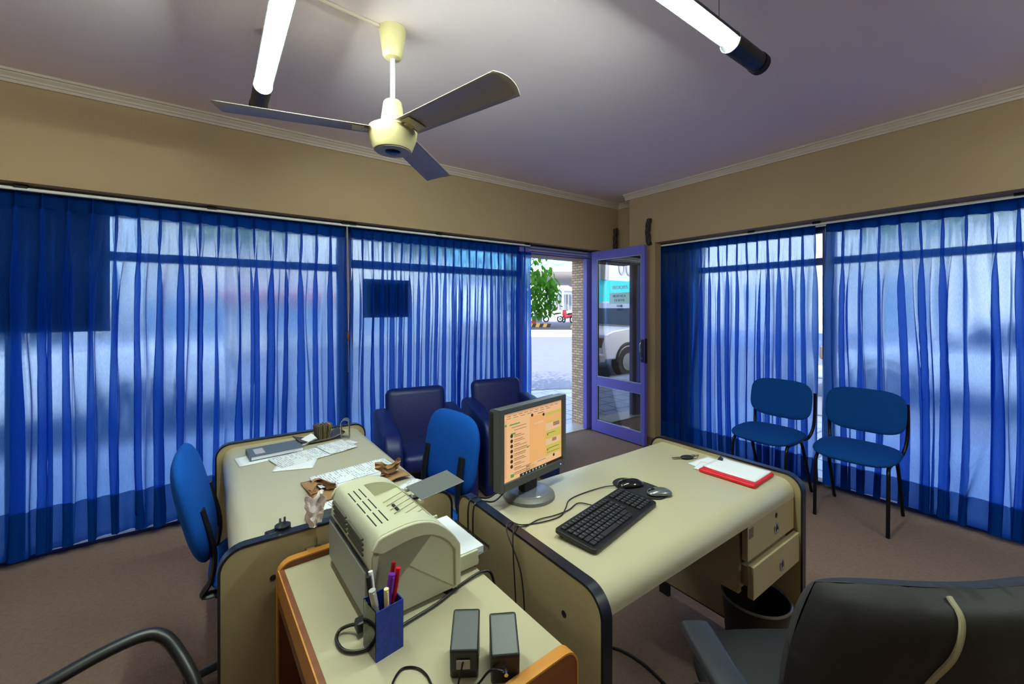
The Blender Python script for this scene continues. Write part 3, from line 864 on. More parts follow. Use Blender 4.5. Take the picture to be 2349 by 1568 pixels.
o = obj('speaker_cable', B().tube(spline([(.435, .628, .742), (.42, .65, .735), (.395, .66, .712), (.36, .672, .704), (.335, .70, .703), (.335, .745, .703), (.325, .772, .703), (.302, .785, .703), (.278, .768, .703), (.262, .74, .703), (.25, .71, .703)]), .0022, 8), M_metal, smooth=True); tag(o, 'grey cable looping on the table in front of the speakers', 'cable')

# memo holder with crumpled note
t = thing('memo_holder', 'small clear block with a wire stem beside the printer', 'memo holder', (.238, 1.322, .70))
obj('block', B().rbox(-.020, .020, -.014, .014, 0, .016, .002, 2), M_clear, t)
obj('block_core', B().box(-.016, .006, -.010, .010, .002, .012), mat('amber_wood_chip', (180, 130, 90), .5), t)
obj('wire', B().tube(spline([(.012, 0, .014), (.011, 0, .06), (.010, 0, .085), (.004, 0, .10), (.010, 0, .11)]), .0011, 6), M_chrome, t)
def crumple(name, label, loc, sx, sy, sz, m, seed, cat='paper', rz=0):
    """A crushed sheet: facetted, folded back on itself."""
    rn_ = random.Random(seed); b = B(); nu, nv = 7, 8
    off = {}
    for i in range(nu+1):
        for j in range(nv+1): off[(i, j)] = Vector((rn_.uniform(-1, 1), rn_.uniform(-1, 1), rn_.uniform(-1, 1)))
    def f(u, v):
        q = off[(round(u*nu), round(v*nv))]
        taper = .35+.65*math.sin(min(1, .15+v)*PI*.62)
        x = (u-.5)*2*sx*taper+q.x*sx*.16
        y = sy*(.9*math.sin(u*PI*2.2+seed)+.45*q.y)*taper
        z = v*sz+q.z*sz*.05+.10*sz*math.sin(u*5+seed)
        return Vector((x, y, max(0, z)))
    b.grid(f, nu, nv)
    o = obj(name, b, m); md = o.modifiers.new('sub', 'SUBSURF'); md.levels = 1; md.render_levels = 1; md.subdivision_type = 'SIMPLE'
    md = o.modifiers.new('solid', 'SOLIDIFY'); md.thickness = .0008
    tag(o, label, cat); place(o, loc, rz); return o
crumple('crumpled_note', 'crumpled pinkish white note held up on the wire stem', (.246, 1.325, .770), .026, .014, .092, mat('pink_paper', (236, 222, 220), .8, var=.08, scale=40), 3)
tn = None

# ------------------------------------------------------------------ things on the left desk
def sheet(name, label, w, d, loc, rz, m, curl=0.0, cat='paper', th=.0012, group=None):
    b = B()
    f = lambda u, v: Vector(((u-.5)*w, (v-.5)*d, .0006+curl*(abs(2*u-1)**3)*.5+curl*(max(0, 2*v-1)**2)))
    b.grid(f, 10, 10)
    o = obj(name, b, m, smooth=True); md = o.modifiers.new('solid', 'SOLIDIFY'); md.thickness = th; md.offset = 1
    tag(o, label, cat, group); place(o, loc, rz); return o
ZD = .7505
sheet('paper_sheet', 'blank pale sheet lying partly under the grey binder', .20, .13, (.185, 2.13, ZD), R(6), M_paper)
t = thing('binder', 'flat grey binder with a pale square label near the far edge of the desk', 'binder', (.232, 2.165, ZD+.002), R(4))
obj('cover', B().box(-.105, .105, -.065, .065, .018, .021).box(-.105, .105, -.065, .065, 0, .003).box(-.105, -.102, -.065, .065, .003, .018), mat('grey_card', (84, 94, 106), .5, var=.06), t)
obj('pages', B().box(-.100, .103, -.062, .062, .0035, .0175), M_paper, t)
obj('label', B().box(-.082, -.044, -.045, .035, .0212, .0218), mat('label_mauve', (170, 164, 176), .6), t)
sheet('paper_sheet', 'blank sheet under the printed letters', .15, .20, (.30, 1.985, ZD+.0005), R(-20), M_paper)
sheet('printed_letter', 'large printed letter lying in front of the binder', .28, .145, (.35, 2.035, ZD+.003), R(14), M_textx, .002)
sheet('printed_letter', 'printed letter overlapping the others towards the metal arch', .13, .15, (.475, 2.07, ZD+.006), R(14), M_textx, .003)
sheet('receipt', 'small printed receipt just in front of the metal arch', .055, .075, (.545, 2.115, ZD), R(20), M_textx)
# card tray
t = thing('card_tray', 'dark desk tray with raised ends near the far edge', 'tray', (.435, 2.245, ZD), R(8))
b = B()
def ft(u, v):
    x = (u-.5)*.22; y = (v-.5)*.10
    return Vector((x, y, .006+.022*abs(2*u-1)**3))
b.grid(ft, 20, 4)
o = obj('tray', b, mat('dark_tray', (70, 60, 62), .45), t, smooth=True); md = o.modifiers.new('solid', 'SOLIDIFY'); md.thickness = .006
t = thing('card_bundle', 'upright fanned bundle of index cards in the dark tray', 'cards', (.445, 2.24, ZD+.012), R(8))
for k in range(9):
    M = Matrix.Translation((.0+.0062*k-.025, 0, 0)) @ Matrix.Rotation(R(-6+2.2*k), 4, 'Y')
    obj('card', B().box(0, .0018, -.032, .032, .0, .062+.004*(k % 3), M=M), mat('card_tan', (128, 116, 84), .7) if k % 3 else mat('card_dark', (76, 68, 50), .7), t)
t = thing('envelope_stack', 'stack of blue printed slips leaning in the tray left of the index cards', 'slips', (.385, 2.225, ZD+.010), R(8))
for k in range(4):
    M = Matrix.Translation((-.004*k, -.004*k, .003*k)) @ Matrix.Rotation(R(-22), 4, 'Y') @ Matrix.Rotation(R(14), 4, 'X')
    obj('slip', B().box(-.032, .032, -.026, .026, .004, .0055, M=M), paper_mat('slip_paper', (190, 206, 210), (90, 120, 130)) if k == 0 else _m.get('slipm') or M_paper, t)
sheet('card', 'bent tan card standing behind the index cards', .03, .05, (.478, 2.25, ZD+.06), R(8), mat('card_pale', (190, 170, 130), .7)).rotation_euler = (0, -R(70), R(8))
# metal arch
t = thing('letter_holder', 'arched brushed steel holder at the far right corner of the left desk', 'letter holder', (.548, 2.20, ZD), -R(22))
b = B(); pts = []
for k in range(21):
    a = PI*k/20; pts.append((.020*math.cos(a), .078+.020*math.sin(a)))
outer = [(.020, 0)]+pts+[(-.020, 0)]
inn = [(-.0175, 0)]+[(.0175*math.cos(PI-PI*k/20), .078+.0175*math.sin(PI*k/20)) for k in range(21)]+[(.0175, 0)]
b.prism(outer+inn, -.022, .022, 'Y')
obj('arch', b, mat('brushed_steel', (170, 168, 150), .32, .9), t, smooth=True)

# near group of papers
b = B().grid(lambda u, v: Vector(((u-.5)*.34, (v-.5)*.21, .004+.012*noise.noise(Vector((u*4, v*3, 2)))+.006*math.sin(u*5)**2)), 26, 18)
o = obj('kraft_envelope', b, M_kraft, smooth=True); o.modifiers.new('solid', 'SOLIDIFY').thickness = .003
tag(o, 'large crumpled brown envelope under the papers behind the printer', 'envelope'); place(o, (.445, 1.625, ZD+.004), R(4))
sheet('printed_list', 'long printed list lying on the brown envelope', .30, .125, (.452, 1.672, ZD+.019), R(8), M_textx, .002)
sheet('paper_sheet', 'plain sheet between the printed list and the brown envelope', .24, .10, (.475, 1.628, ZD+.0165), R(9), M_paper, .001)
crumple('crumpled_bag', 'crumpled brown paper flap standing up behind the printer', (.555, 1.575, ZD+.016), .048, .018, .050, M_kraft, 8)
crumple('crumpled_bag', 'crumpled end of brown wrapping left of the printed list', (.318, 1.60, ZD+.010), .045, .045, .030, M_kraft, 5)
sheet('printed_letter', 'printed letter near the desk corner beside the grey printer flap', .135, .095, (.622, 1.445, ZD), R(-62), M_textx)
sheet('printed_letter', 'printed letter half hidden behind the cream printer', .17, .105, (.345, 1.475, ZD), R(12), M_textx)
b = B().box(-.12, .12, -.035, .035, 0, .014)
box_thing('notebook', b, mat('dark_grey_cover', (52, 54, 52), .5), 'dark grey notebook along the near edge of the left desk', 'notebook', (.355, 1.395, ZD), R(1), bevel=.002)
t = thing('power_adapter', 'black plug adapter with upturned prongs at the near left corner of the desk', 'adapter', (.155, 1.365, ZD), R(12))
obj('block', B().rbox(-.032, .032, -.016, .016, 0, .022, .004, 2), M_black, t)
obj('disc', B().lathe([(.0, .022), (.021, .022), (.021, .030), (.0, .030)], (.012, .0, 0), 24), M_black, t, smooth=True)
obj('prong', B().cbox((.005, 0, .040), (.006, .002, .022)).cbox((.017, 0, .040), (.006, .002, .022)), M_chrome, t)

# ------------------------------------------------------------------ monitor
t = thing('monitor', 'grey framed computer monitor with a lit orange tinted chat screen', 'monitor', (.905, 1.15, .7505), R(10.7))
obj('base', B().lathe([(.0, .020), (.070, .020), (.078, .018), (.090, .010), (.092, .0), (.0, .0)], seg=56), M_grey, t, smooth=True)
obj('base_disc', B().lathe([(.0, .0225), (.066, .0225), (.068, .0195), (.0, .0195)], seg=48), mat('silver_blue', (150, 154, 170), .25, .6), t, smooth=True)
obj('neck', B().box(-.034, .034, -.012, .022, .022, .12), M_blackmat, t, bevel=.006)
MW, MH, MZ = .178, .270, .060
fr = B(); y0, y1 = -.020, .012
cx = .016
fr.box(cx-MW, cx-MW+.020, y0, y1, MZ, MZ+MH).box(cx+MW-.020, cx+MW, y0, y1, MZ, MZ+MH)
fr.box(cx-MW+.020, cx+MW-.020, y0, y1, MZ+MH-.018, MZ+MH).box(cx-MW+.020, cx+MW-.020, y0, y1, MZ, MZ+.026)
obj('bezel', fr, mat('bezel_grey', (74, 76, 74), .35), t, bevel=.0015)
obj('back_shell', B().rbox(cx-MW+.004, cx+MW-.004, .0125, .045, MZ+.006, MZ+MH-.006, .012, 3), M_blackmat, t)
sx0, sx1, sz0, sz1 = cx-MW+.020, cx+MW-.020, MZ+.026, MZ+MH-.018
def em(name, rgb, s=1.0): return mat('screen_'+name, (30, 26, 24), .35, emit=(rgb, s*.78))
SW, SH = sx1-sx0, sz1-sz0
scr = obj('screen', B().box(sx0, sx1, -.012, -.008, sz0, sz1), em('base', (242, 190, 136), .62), t)
def rects(name, rs, m, k=1):
    b = B()
    for (u0, v0, u1, v1) in rs:
        b.box(sx0+u0*SW, sx0+u1*SW, -.012-.00022*k, -.012, sz1-v1*SH, sz1-v0*SH)
    obj(name, b, m, scr)
rects('chat_background', [(.42, .145, 1.0, .90)], em('chat', (240, 178, 108), .62), 1)
rects('title_bar', [(0, 0, 1, .035)], em('bar', (206, 160, 122), .6), 1)
rects('sidebar', [(0, .105, .055, .94)], em('side', (232, 176, 126), .6), 1)
rects('taskbar', [(.26, .958, 1, 1)], em('task', (52, 30, 22), .3), 2)
rects('green_bubbles', [(.70, .155, .99, .20), (.72, .30, .98, .325), (.70, .455, .98, .575), (.70, .685, .98, .835)], em('bubble', (206, 196, 84), .6), 2)
rects('white_bubbles', [(.70, .33, .98, .445), (.70, .585, .98, .68), (.50, .255, .66, .285), (.50, .855, .97, .905)], em('white', (236, 196, 150), .6), 2)
rects('thumbnail_shade', [(.84, .335, .96, .40), (.82, .59, .90, .645)], em('thumb', (176, 136, 106), .5), 3)
rects('red_icons', [(.725, .49, .745, .525), (.725, .735, .745, .77)], em('red', (214, 30, 24), .6), 3)
rects('green_icons', [(.025, .16, .055, .19), (.10, .175, .26, .192), (.12, .31, .19, .335), (.375, .585, .40, .605), (.115, .915, .165, .96)], em('green', (80, 160, 60), .6), 3)
ln = []
rn = random.Random(4)
for k in range(9):
    v = .345+k*.070
    ln += [(.17, v, .17+rn.uniform(.08, .22), v+.009), (.17, v+.026, .17+rn.uniform(.15, .28), v+.033)]
ln += [(.06+.09*k, .048, .06+.09*k+.06, .056) for k in range(10)]+[(.05+.11*k, .08, .05+.11*k+.07, .087) for k in range(7)]
ln += [(.13, .225, .36, .233), (.17, .27, .36, .277), (.56, .118, .66, .128), (.75, .49, .88, .50), (.75, .735, .95, .746), (.72, .80, .96, .808), (.55, .875, .70, .883)]
rects('text_lines', ln, em('ink', (150, 108, 84), .5), 3)
b = B()
for k, mcol in enumerate(range(7)):
    v = .35+.075*k
    b.prism([(sx0+SW*.13+.0062*math.cos(2*PI*q/16), sz1-SH*v+.0062*math.sin(2*PI*q/16)) for q in range(16)], -.0127, -.012, 'Y')
for u, v in ((.46, .125), (.66, .165), (.85, .875)):
    b.prism([(sx0+SW*u+.0055*math.cos(2*PI*q/16), sz1-SH*v+.0055*math.sin(2*PI*q/16)) for q in range(16)], -.0130, -.012, 'Y')
obj('avatars', b, em('avatar', (70, 44, 36), .35), scr)
b = B()
for k in range(8): b.box(sx0+SW*(.30+.055*k), sx0+SW*(.32+.055*k), -.0128, -.012, sz0+SH*.008, sz0+SH*.032)
obj('taskbar_icons', b, em('icons', (160, 200, 190), .6), scr)
obj('power_light', B().cyl((cx+MW-.035, -.0212, MZ+.012), (cx+MW-.035, -.020, MZ+.012), .0025, 12), mat('blue_led', (40, 80, 255), .3, emit=((40, 80, 255), 4)), t)
# monitor cables dropping behind the desk edge
for k, (dx, lab) in enumerate(((0, 'black cable dropping from the back of the monitor, the one further from the camera'), (.016, 'black cable dropping from the back of the monitor, the one nearer the camera'))):
    o = obj('monitor_cable', B().tube(spline([(.80+dx, 1.165-dx, .80), (.765, 1.19-dx*2, .765), (.715, 1.205-dx*2, .772), (.690, 1.20-dx*2, .755), (.680, 1.185-dx*2, .66), (.672+dx*.3, 1.17-dx*2, .56), (.668, 1.155-dx, .45), (.665, 1.14, .30), (.665, 1.13, .05)]), .0028, 8), M_black, smooth=True)
    tag(o, lab, 'cable')

# ------------------------------------------------------------------ keyboard
t = thing('keyboard', 'black computer keyboard lying askew on the desk', 'keyboard', (1.0, .868, .7505), R(11))
KW, KD = .385, .138
pts = rrect(-KW/2, KW/2, -KD/2, KD/2, .012, 4)
M = Matrix.Rotation(R(4), 4, 'X')
obj('case', B().prism(pts, .008, .020, 'Z', M=M), M_black, t, bevel=.003)
b = B()
for x in (-.165, .165): obj('foot', B().box(x-.015, x+.015, .045, .056, 0.0005, .014), M_blackmat, t)
obj('front_foot', B().box(-.17, .17, -.060, -.052, 0.0005, .006), M_blackmat, t)
km = mat('key_black', (34, 34, 38), .45); kl = mat('key_legend', (96, 98, 108), .5)
kb = B(); lg = B(); rn = random.Random(2)
for r_ in range(6):
    y = .048-r_*.0185-(.004 if r_ > 0 else 0)
    x = -KW/2+.012
    ws = [.0155]*15
    if r_ == 5: ws = [.020, .016, .016, .088, .016, .016, .020, .020]
    elif r_ == 4: ws = [.030]+[.0155]*10+[.036]
    for w_ in ws:
        if x+w_ > .085: break
        kb.prism(rrect(x+.001, x+w_-.001, y-.0075, y+.0075, .002, 2), .020, .0255, 'Z', M=M)
        if w_ < .02: lg.box(x+.004, x+.008, y+.000, y+.004, .0255, .0258, M=M)
        x += w_+.0012
    for x in [.092+.0165*k for k in range(6)]:
        if x+.0155 > KW/2-.004: break
        kb.prism(rrect(x+.001, x+.0145, y-.0075, y+.0075, .002, 2), .020, .0255, 'Z', M=M)
        lg.box(x+.004, x+.008, y, y+.004, .0255, .0258, M=M)
obj('key_caps', kb, km, t); obj('key_legends', lg, kl, t)
o = obj('keyboard_cable', B().tube(spline([(1.02, .955, .758), (1.0, 1.0, .754), (.94, .985, .754), (.88, .985, .754), (.82, .995, .754), (.76, .985, .755), (.712, .965, .779), (.687, .945, .768), (.682, .935, .70), (.682, .925, .58), (.682, .93, .45), (.682, .935, .2)]), .0019, 8), M_black, smooth=True); tag(o, 'thin black keyboard cable running over the desk edge', 'cable')

# mouse pad and mice
b = B(); pts = []
for k in range(48):
    a = 2*PI*k/48; r_ = 1+.10*math.cos(2*a)+.05*math.cos(a)
    pts.append((.060*math.cos(a)*1.0, .115*math.sin(a)*(1+.12*math.cos(a*2))))
b.prism(pts, 0, .004, 'Z')
box_thing('mouse_pad', b, mat('pad_black', (20, 22, 26), .8), 'black teardrop mouse pad behind the keyboard', 'mouse pad', (1.265, .955, .7505), R(8), bevel=.001)
def mouse(label, loc, rz, m, m2, s=1.0):
    t = thing('computer_mouse', label, 'mouse', loc, rz)
    b = B().pad(.056*s, .10*s, .034*s, n=2.6, p=2.6)
    for v in b.bm.verts:
        if v.co.z < 0: v.co.z *= .35
        v.co.z += .0062*s; v.co.z *= 1-.25*(v.co.y/.05/s)**2*.6
    obj('shell', b, m, t, smooth='all')
    obj('wheel', B().tube([(-.004, .026*s, .019*s), (.004, .026*s, .019*s)], .007*s, 14), m2, t)
    obj('button_gap', B().box(-.0008, .0008, .012*s, .046*s, .012*s, .0205*s), m2, t)
mouse('glossy black mouse on the mouse pad', (1.252, .985, .7547), R(68), mat('gloss_black', (18, 18, 22), .1, coat=.5), M_blackmat)
mouse('silver grey mouse at the near end of the mouse pad', (1.277, .880, .7547), R(62), mat('mouse_silver', (120, 122, 126), .22, .6), M_black, .9)
o = obj('mouse_cable', B().tube(spline([(1.205, 1.005, .760), (1.16, 1.035, .755), (1.06, 1.045, .753), (.99, 1.035, .753), (.94, 1.0, .753), (.89, .972, .753), (.82, .978, .7535), (.76, 1.0, .754), (.712, .992, .779), (.687, .975, .768), (.683, .90, .68), (.683, .885, .5), (.683, .89, .2)]), .0019, 8), M_black, smooth=True); tag(o, 'thin black mouse cable curving across the desk', 'cable')

# red folder with papers
t = thing('folder', 'red folder holding white papers by the back edge of the desk', 'folder', (1.688, .815, .7505), R(3))
obj('cover', B().rbox(-.095, .092, -.105, .105, 0, .014, .006, 3), M_red, t)
sheet('paper_sheet', 'white paper stack clipped on the red folder', .155, .195, (1.700, .818, .766), R(3), M_paper, .003, th=.004)
sheet('paper_sheet', 'loose white sheet under the far left end of the red folder', .15, .10, (1.705, .935, ZD), R(-3), M_paper)
sheet('paper_sheet', 'small white sheet corner sticking out from under the red folder', .10, .05, (1.655, .930, ZD+.0012), R(14), M_paper)
t = thing('binder_clip', 'small black binder clip on the papers of the red folder', 'clip', (1.742, .905, .771), R(20))
obj('body', B().prism([(-.010, 0), (.010, 0), (.002, .010), (-.002, .010)], -.012, .012, 'X'), M_black, t)
obj('lever', B().tube([(-.006, .004, .009), (-.004, -.022, .010), (.004, -.022, .010), (.006, .004, .009)], .0008, 6), M_chrome, t)
t = thing('key_bunch', 'car key with black fob and ring lying on the desk', 'keys', (1.685, 1.022, .7505), R(-30))
obj('fob', B().pad(.058, .030, .014, n=2.4, p=3, M=Matrix.Translation((0, 0, .0075))), M_black, t, smooth='all')
obj('key_blade', B().box(-.068, -.026, -.004, .004, .005, .008), mat('brass', (150, 120, 70), .35, .8), t)
obj('key_ring', B().tube([(.036+.013*math.cos(2*PI*k/20), .006+.013*math.sin(2*PI*k/20), .006+.004*math.sin(2*PI*k/20)) for k in range(20)], .0012, 6, closed=True), M_chrome, t)
obj('small_key', B().box(.044, .074, .010, .017, .003, .005, M=Matrix.Rotation(R(12), 4, 'Z')), mat('brass', (150, 120, 70), .35, .8), t)

# ------------------------------------------------------------------ visitor chairs (local: facing -y)
def visitor():
    t = thing('visitor_chair', 'x', 'chair', (0,0,0), 0, 'blue fabric visitor chairs by the right curtain')
    M = Matrix.Translation((0, -.01, .455)) @ Matrix.Rotation(R(3), 4, 'X')
    obj('seat', B().pad(.45, .43, .085, M=M, n=3.2, p=2.8, sag=-.012), M_fab, t, smooth='all')
    M = Matrix.Translation((0, .215, .690)) @ Matrix.Rotation(R(80), 4, 'X') @ Matrix.Rotation(0, 4, 'Z')
    obj('backrest', B().pad(.445, .30, .042, M=M, n=3.6, p=4, curve=.028), M_fab, t, smooth='all')
    for s_ in (-1, 1):
        x = s_*.185
        obj('leg', B().tube(spline([(x, -.10, .42), (x, -.135, .405), (x*1.02, -.16, .33), (x*1.02, -.175, .0)], 6), .0105, 12), M_metal, t, smooth=True)
        obj('leg', B().tube(spline([(x, .06, .42), (x, .10, .40), (x*1.02, .15, .28), (x*1.02, .265, .0)], 6), .0105, 12), M_metal, t, smooth=True)
        obj('side_rail', B().tube([(x, -.12, .418), (x, .16, .418)], .0105, 12), M_metal, t, smooth=True)
        obj('upright', B().tube(spline([(x, .12, .418), (x*1.06, .19, .43), (x*1.14, .232, .50), (x*1.17, .248, .62), (x*1.15, .262, .76)], 6), .0105, 12), M_metal, t, smooth=True)
    obj('cross_rail', B().tube([(-.185, .0, .410), (.185, .0, .410)], .009, 10), M_metal, t, smooth=True)
    return t
va = visitor(); va['label'] = 'blue fabric visitor chair nearer the door, partly hidden by the desk end'
vb = copy_tree(va); vb['label'] = 'blue fabric visitor chair standing fully in view right of the desk'
vb.location = (3.525, .905, 0); vb.rotation_euler = (0, 0, -R(88))
va.location = (3.47, 1.43, 0); va.rotation_euler = (0, 0, -R(92))

# ------------------------------------------------------------------ armchairs (local: facing -y)
def armchair():
    t = thing('armchair', 'x', 'armchair', (0,0,0), 0, 'navy leatherette armchairs')
    obj('seat', B().rbox(-.205, .205, -.27, .20, .285, .42, .055, 5), M_leath, t, smooth='all')
    M = Matrix.Translation((0, .245, .545)) @ Matrix.Rotation(-R(9), 4, 'X')
    obj('backrest', B().rbox(-.235, .235, -.055, .055, -.24, .235, .054, 6, M=M), M_leath, t, smooth='all')
    for s_ in (-1, 1):
        x0, x1 = (-.325, -.205) if s_ < 0 else (.205, .325)
        pts = [(-.30, .0), (-.305, .40)]+[(-.305+.13*(1-math.cos(k/8*PI/2)), .40+.17*math.sin(k/8*PI/2)) for k in range(1, 9)]+[(.10, .625), (.26, .64), (.30, .60), (.30, .0)]
        t_ = bmesh.new()
        bb = B().prism(pts, x0, x1, 'X')
        obj('arm', bb, M_leath, t, smooth='all', bevel=.035, bseg=5)
    obj('base', B().box(-.205, .205, .17, .27, .06, .30), M_leath, t)
    return t
a1 = armchair(); a1['label'] = 'navy leatherette armchair beside the pull cord, nearer the desks with papers'
a2 = copy_tree(a1); a2['label'] = 'navy leatherette armchair next to the doorway, half hidden by the monitor'
a1.location = (1.275, 2.88, 0); a1.rotation_euler = (0, 0, -R(10))
a2.location = (2.02, 2.84, 0); a2.rotation_euler = (0, 0, -R(10))

# ------------------------------------------------------------------ blue swivel chairs (local: facing -y)
def swivel(name, label, loc, rz, low=.44, bw=.42, bh=.46, base_rz=0, lean=8, bars=True):
    t = thing(name, label, 'chair', loc, rz)
    obj('seat', B().pad(.45, .43, .075, M=Matrix.Translation((0, -.02, low)), n=3, p=3), M_fab2, t, smooth='all')
    M = Matrix.Translation((0, .235, low+.06+bh/2)) @ Matrix.Rotation(R(90-lean), 4, 'X')
    obj('backrest', B().pad(bw, bh, .075, M=M, n=3.3, p=3.4), M_fab2, t, smooth='all')
    for s_ in (-1, 1):
        x = s_*bw*.34
        pts = [(x, .10, low-.03), (x, .20, low-.03), (x, .222, low+.02), (x, .215, low+.12), (x, .217+math.tan(R(lean))*.14, low+.27)]
        obj('upright', B().tube(spline([(a, b-.045 if c > low else b, c) for a, b, c in pts], 5), .021, 8, flat=.45), M_black, t, smooth=True)
    obj('column', B().cyl((0, 0, .09), (0, 0, low-.03), .025, 16), M_black, t, smooth=True)
    obj('seat_plate', B().box(-.12, .12, -.12, .12, low-.05, low-.03), M_black, t)
    st = obj('star_base', B().lathe([(.035, .06), (.035, .10)], seg=20), M_black, t)
    for k in range(5):
        a = base_rz+2*PI*k/5; c, s__ = math.cos(a), math.sin(a)
        obj('base_arm', B().tube([(c*.02, s__*.02, .085), (c*.27, s__*.27, .068)], .019, 10, r1=.014, flat=.8), M_black, t, smooth=True)
        cs = obj('caster', B().tube([(c*.27-s__*.02, s__*.27+c*.02, .026), (c*.27-s__*.004, s__*.27+c*.004, .026)], .026, 18).tube([(c*.27+s__*.004, s__*.27-c*.004, .026), (c*.27+s__*.02, s__*.27-c*.02, .026)], .026, 18).cyl((c*.27, s__*.27, .03), (c*.27, s__*.27, .062), .008, 10), M_blackmat, t, smooth=True)
    return t
swivel('swivel_chair', 'royal blue swivel chair tucked under the far side of the paper-strewn desk', (.185, 1.92, 0), R(86), base_rz=R(100), lean=13, bw=.40, bh=.40)
swivel('swivel_chair', 'royal blue chair with black uprights between the two desks, in front of the armchairs', (.76, 1.88, 0), -R(82), base_rz=R(10), lean=9, bw=.44, bh=.40, low=.42)

# black office chair in the near right corner (local: facing -y, seen from behind)
t = thing('office_chair', 'worn black leather office chair with cream piping in the near right corner', 'chair', (1.165, .365, 0), R(145))
bmx = B()
def fback(u, v, side):
    x = (u-.5)*.52; z = .50+.465*v
    edge = abs(2*u-1)
    w_ = .53*(1-.17*v**4)*(1-.05*(1-v))
    x = (u-.5)*w_
    th = .060*max(0., 1-edge**6)**.5*max(0., 1-max(0, (v-.5)*2)**7)**.5*max(0., 1-max(0, (.5-v)*2)**8)**.5
    y = .26+.06*v-.05*(edge**2)+side*th
    z -= .020*edge**3*(v > .5)*(v-.5)*2
    if side > 0: y += .007*noise.noise(Vector((u*5, v*4, 3)))+.004*math.sin(u*46)*max(0, v-.55)*(edge > .45)
    return Vector((x, y, z))
bmx.grid(lambda u, v: fback(u, v, 1), 48, 40); bmx.grid(lambda u, v: fback(u, v, -1), 48, 40)
bmesh.ops.remove_doubles(bmx.bm, verts=bmx.bm.verts[:], dist=.0004)
bk = obj('backrest', bmx, M_bl_leath, t, smooth='all')
mp_ = mat('cream_piping', (140, 132, 104), .5)
def onback(u, v): 
    p = fback(u, v, 1); return (p.x, p.y+.0015, p.z)
obj('piping', B().tube(spline([onback(.63, .995), onback(.64, .95), onback(.67, .85), onback(.725, .73), onback(.745, .60), onback(.745, .3)]), .0042, 8), mp_, bk, smooth=True)
obj('piping', B().tube(spline([onback(.44, .80), onback(.3, .815), onback(.1, .80)]), .0042, 8), mp_, bk, smooth=True)
obj('seat', B().pad(.50, .50, .11, M=Matrix.Translation((0, .0, .45)), n=3.4, p=3), M_blackmat, t, smooth='all')
for s_ in (-1, 1):
    x = s_*.305
    obj('armrest', B().rbox(x-.034, x+.034, .0, .27, .655, .685, .014, 4), mat('arm_grey_black', (40, 42, 48), .35), t, smooth='all')
    obj('arm_support', B().tube(spline([(x, .14, .655), (x, .10, .60), (x*.98, .0, .50), (x*.85, .0, .41), (x*.5, .0, .40)]), .018, 10), M_black, t, smooth=True)
obj('column', B().cyl((0, 0, .09), (0, 0, .40), .028, 16), M_black, t, smooth=True)
for k in range(5):
    a = .4+2*PI*k/5; c, s__ = math.cos(a), math.sin(a)
    obj('base_arm', B().tube([(0, 0, .09), (c*.29, s__*.29, .07)], .024, 10, r1=.016), M_black, t, smooth=True)
    obj('caster', B().tube([(c*.29-s__*.02, s__*.29+c*.02, .027), (c*.29+s__*.02, s__*.29-c*.02, .027)], .027, 18), M_blackmat, t, smooth=True)

# black chair at the near left, only its far arm in view (local = world axes, faces +x)
t = thing('office_chair', 'black loop of a chair arm at the near left corner', 'chair', (-.22, .97, 0))
def P_(p): return (p[0]+.22, p[1]-.97, p[2])
loopp = [(-.42, 1.165, .50), (-.41, 1.170, .60), (-.375, 1.180, .645), (-.272, 1.215, .657), (-.196, 1.243, .664), (-.130, 1.258, .664), (-.092, 1.250, .652), (-.062, 1.225, .615), (-.030, 1.175, .56), (-.020, 1.14, .50), (-.05, 1.10, .44), (-.12, 1.06, .42)]
obj('arm_loop', B().tube(spline([P_(p) for p in loopp]), .0165, 12, flat=.8), M_black, t, smooth=True)
l2 = [(p[0], 2*.97-p[1], p[2]) for p in loopp]
obj('arm_loop', B().tube(spline([P_(p) for p in l2]), .0165, 12, flat=.8), M_black, t, smooth=True)
obj('seat', B().pad(.46, .44, .08, M=Matrix.Translation((-.02, 0, .42)), n=3, p=3), M_blackmat, t, smooth='all')
obj('backrest', B().pad(.42, .42, .06, M=Matrix.Translation((-.26, 0, .74)) @ Matrix.Rotation(-R(82), 4, 'Y') , n=3, p=3), M_blackmat, t, smooth='all')
obj('back_bar', B().tube(spline([(-.1, 0, .38), (-.27, 0, .39), (-.31, 0, .48), (-.30, 0, .70)]), .018, 10), M_black, t, smooth=True)
obj('column', B().cyl((0, 0, .08), (0, 0, .39), .026, 16), M_black, t, smooth=True)
for k in range(5):
    a = .2+2*PI*k/5; c, s__ = math.cos(a), math.sin(a)
    obj('base_arm', B().tube([(0, 0, .09), (c*.26, s__*.26, .07)], .022, 10, r1=.015), M_black, t, smooth=True)
    obj('caster', B().tube([(c*.26-s__*.02, s__*.26+c*.02, .026), (c*.26+s__*.02, s__*.26-c*.02, .026)], .026, 18), M_blackmat, t, smooth=True)

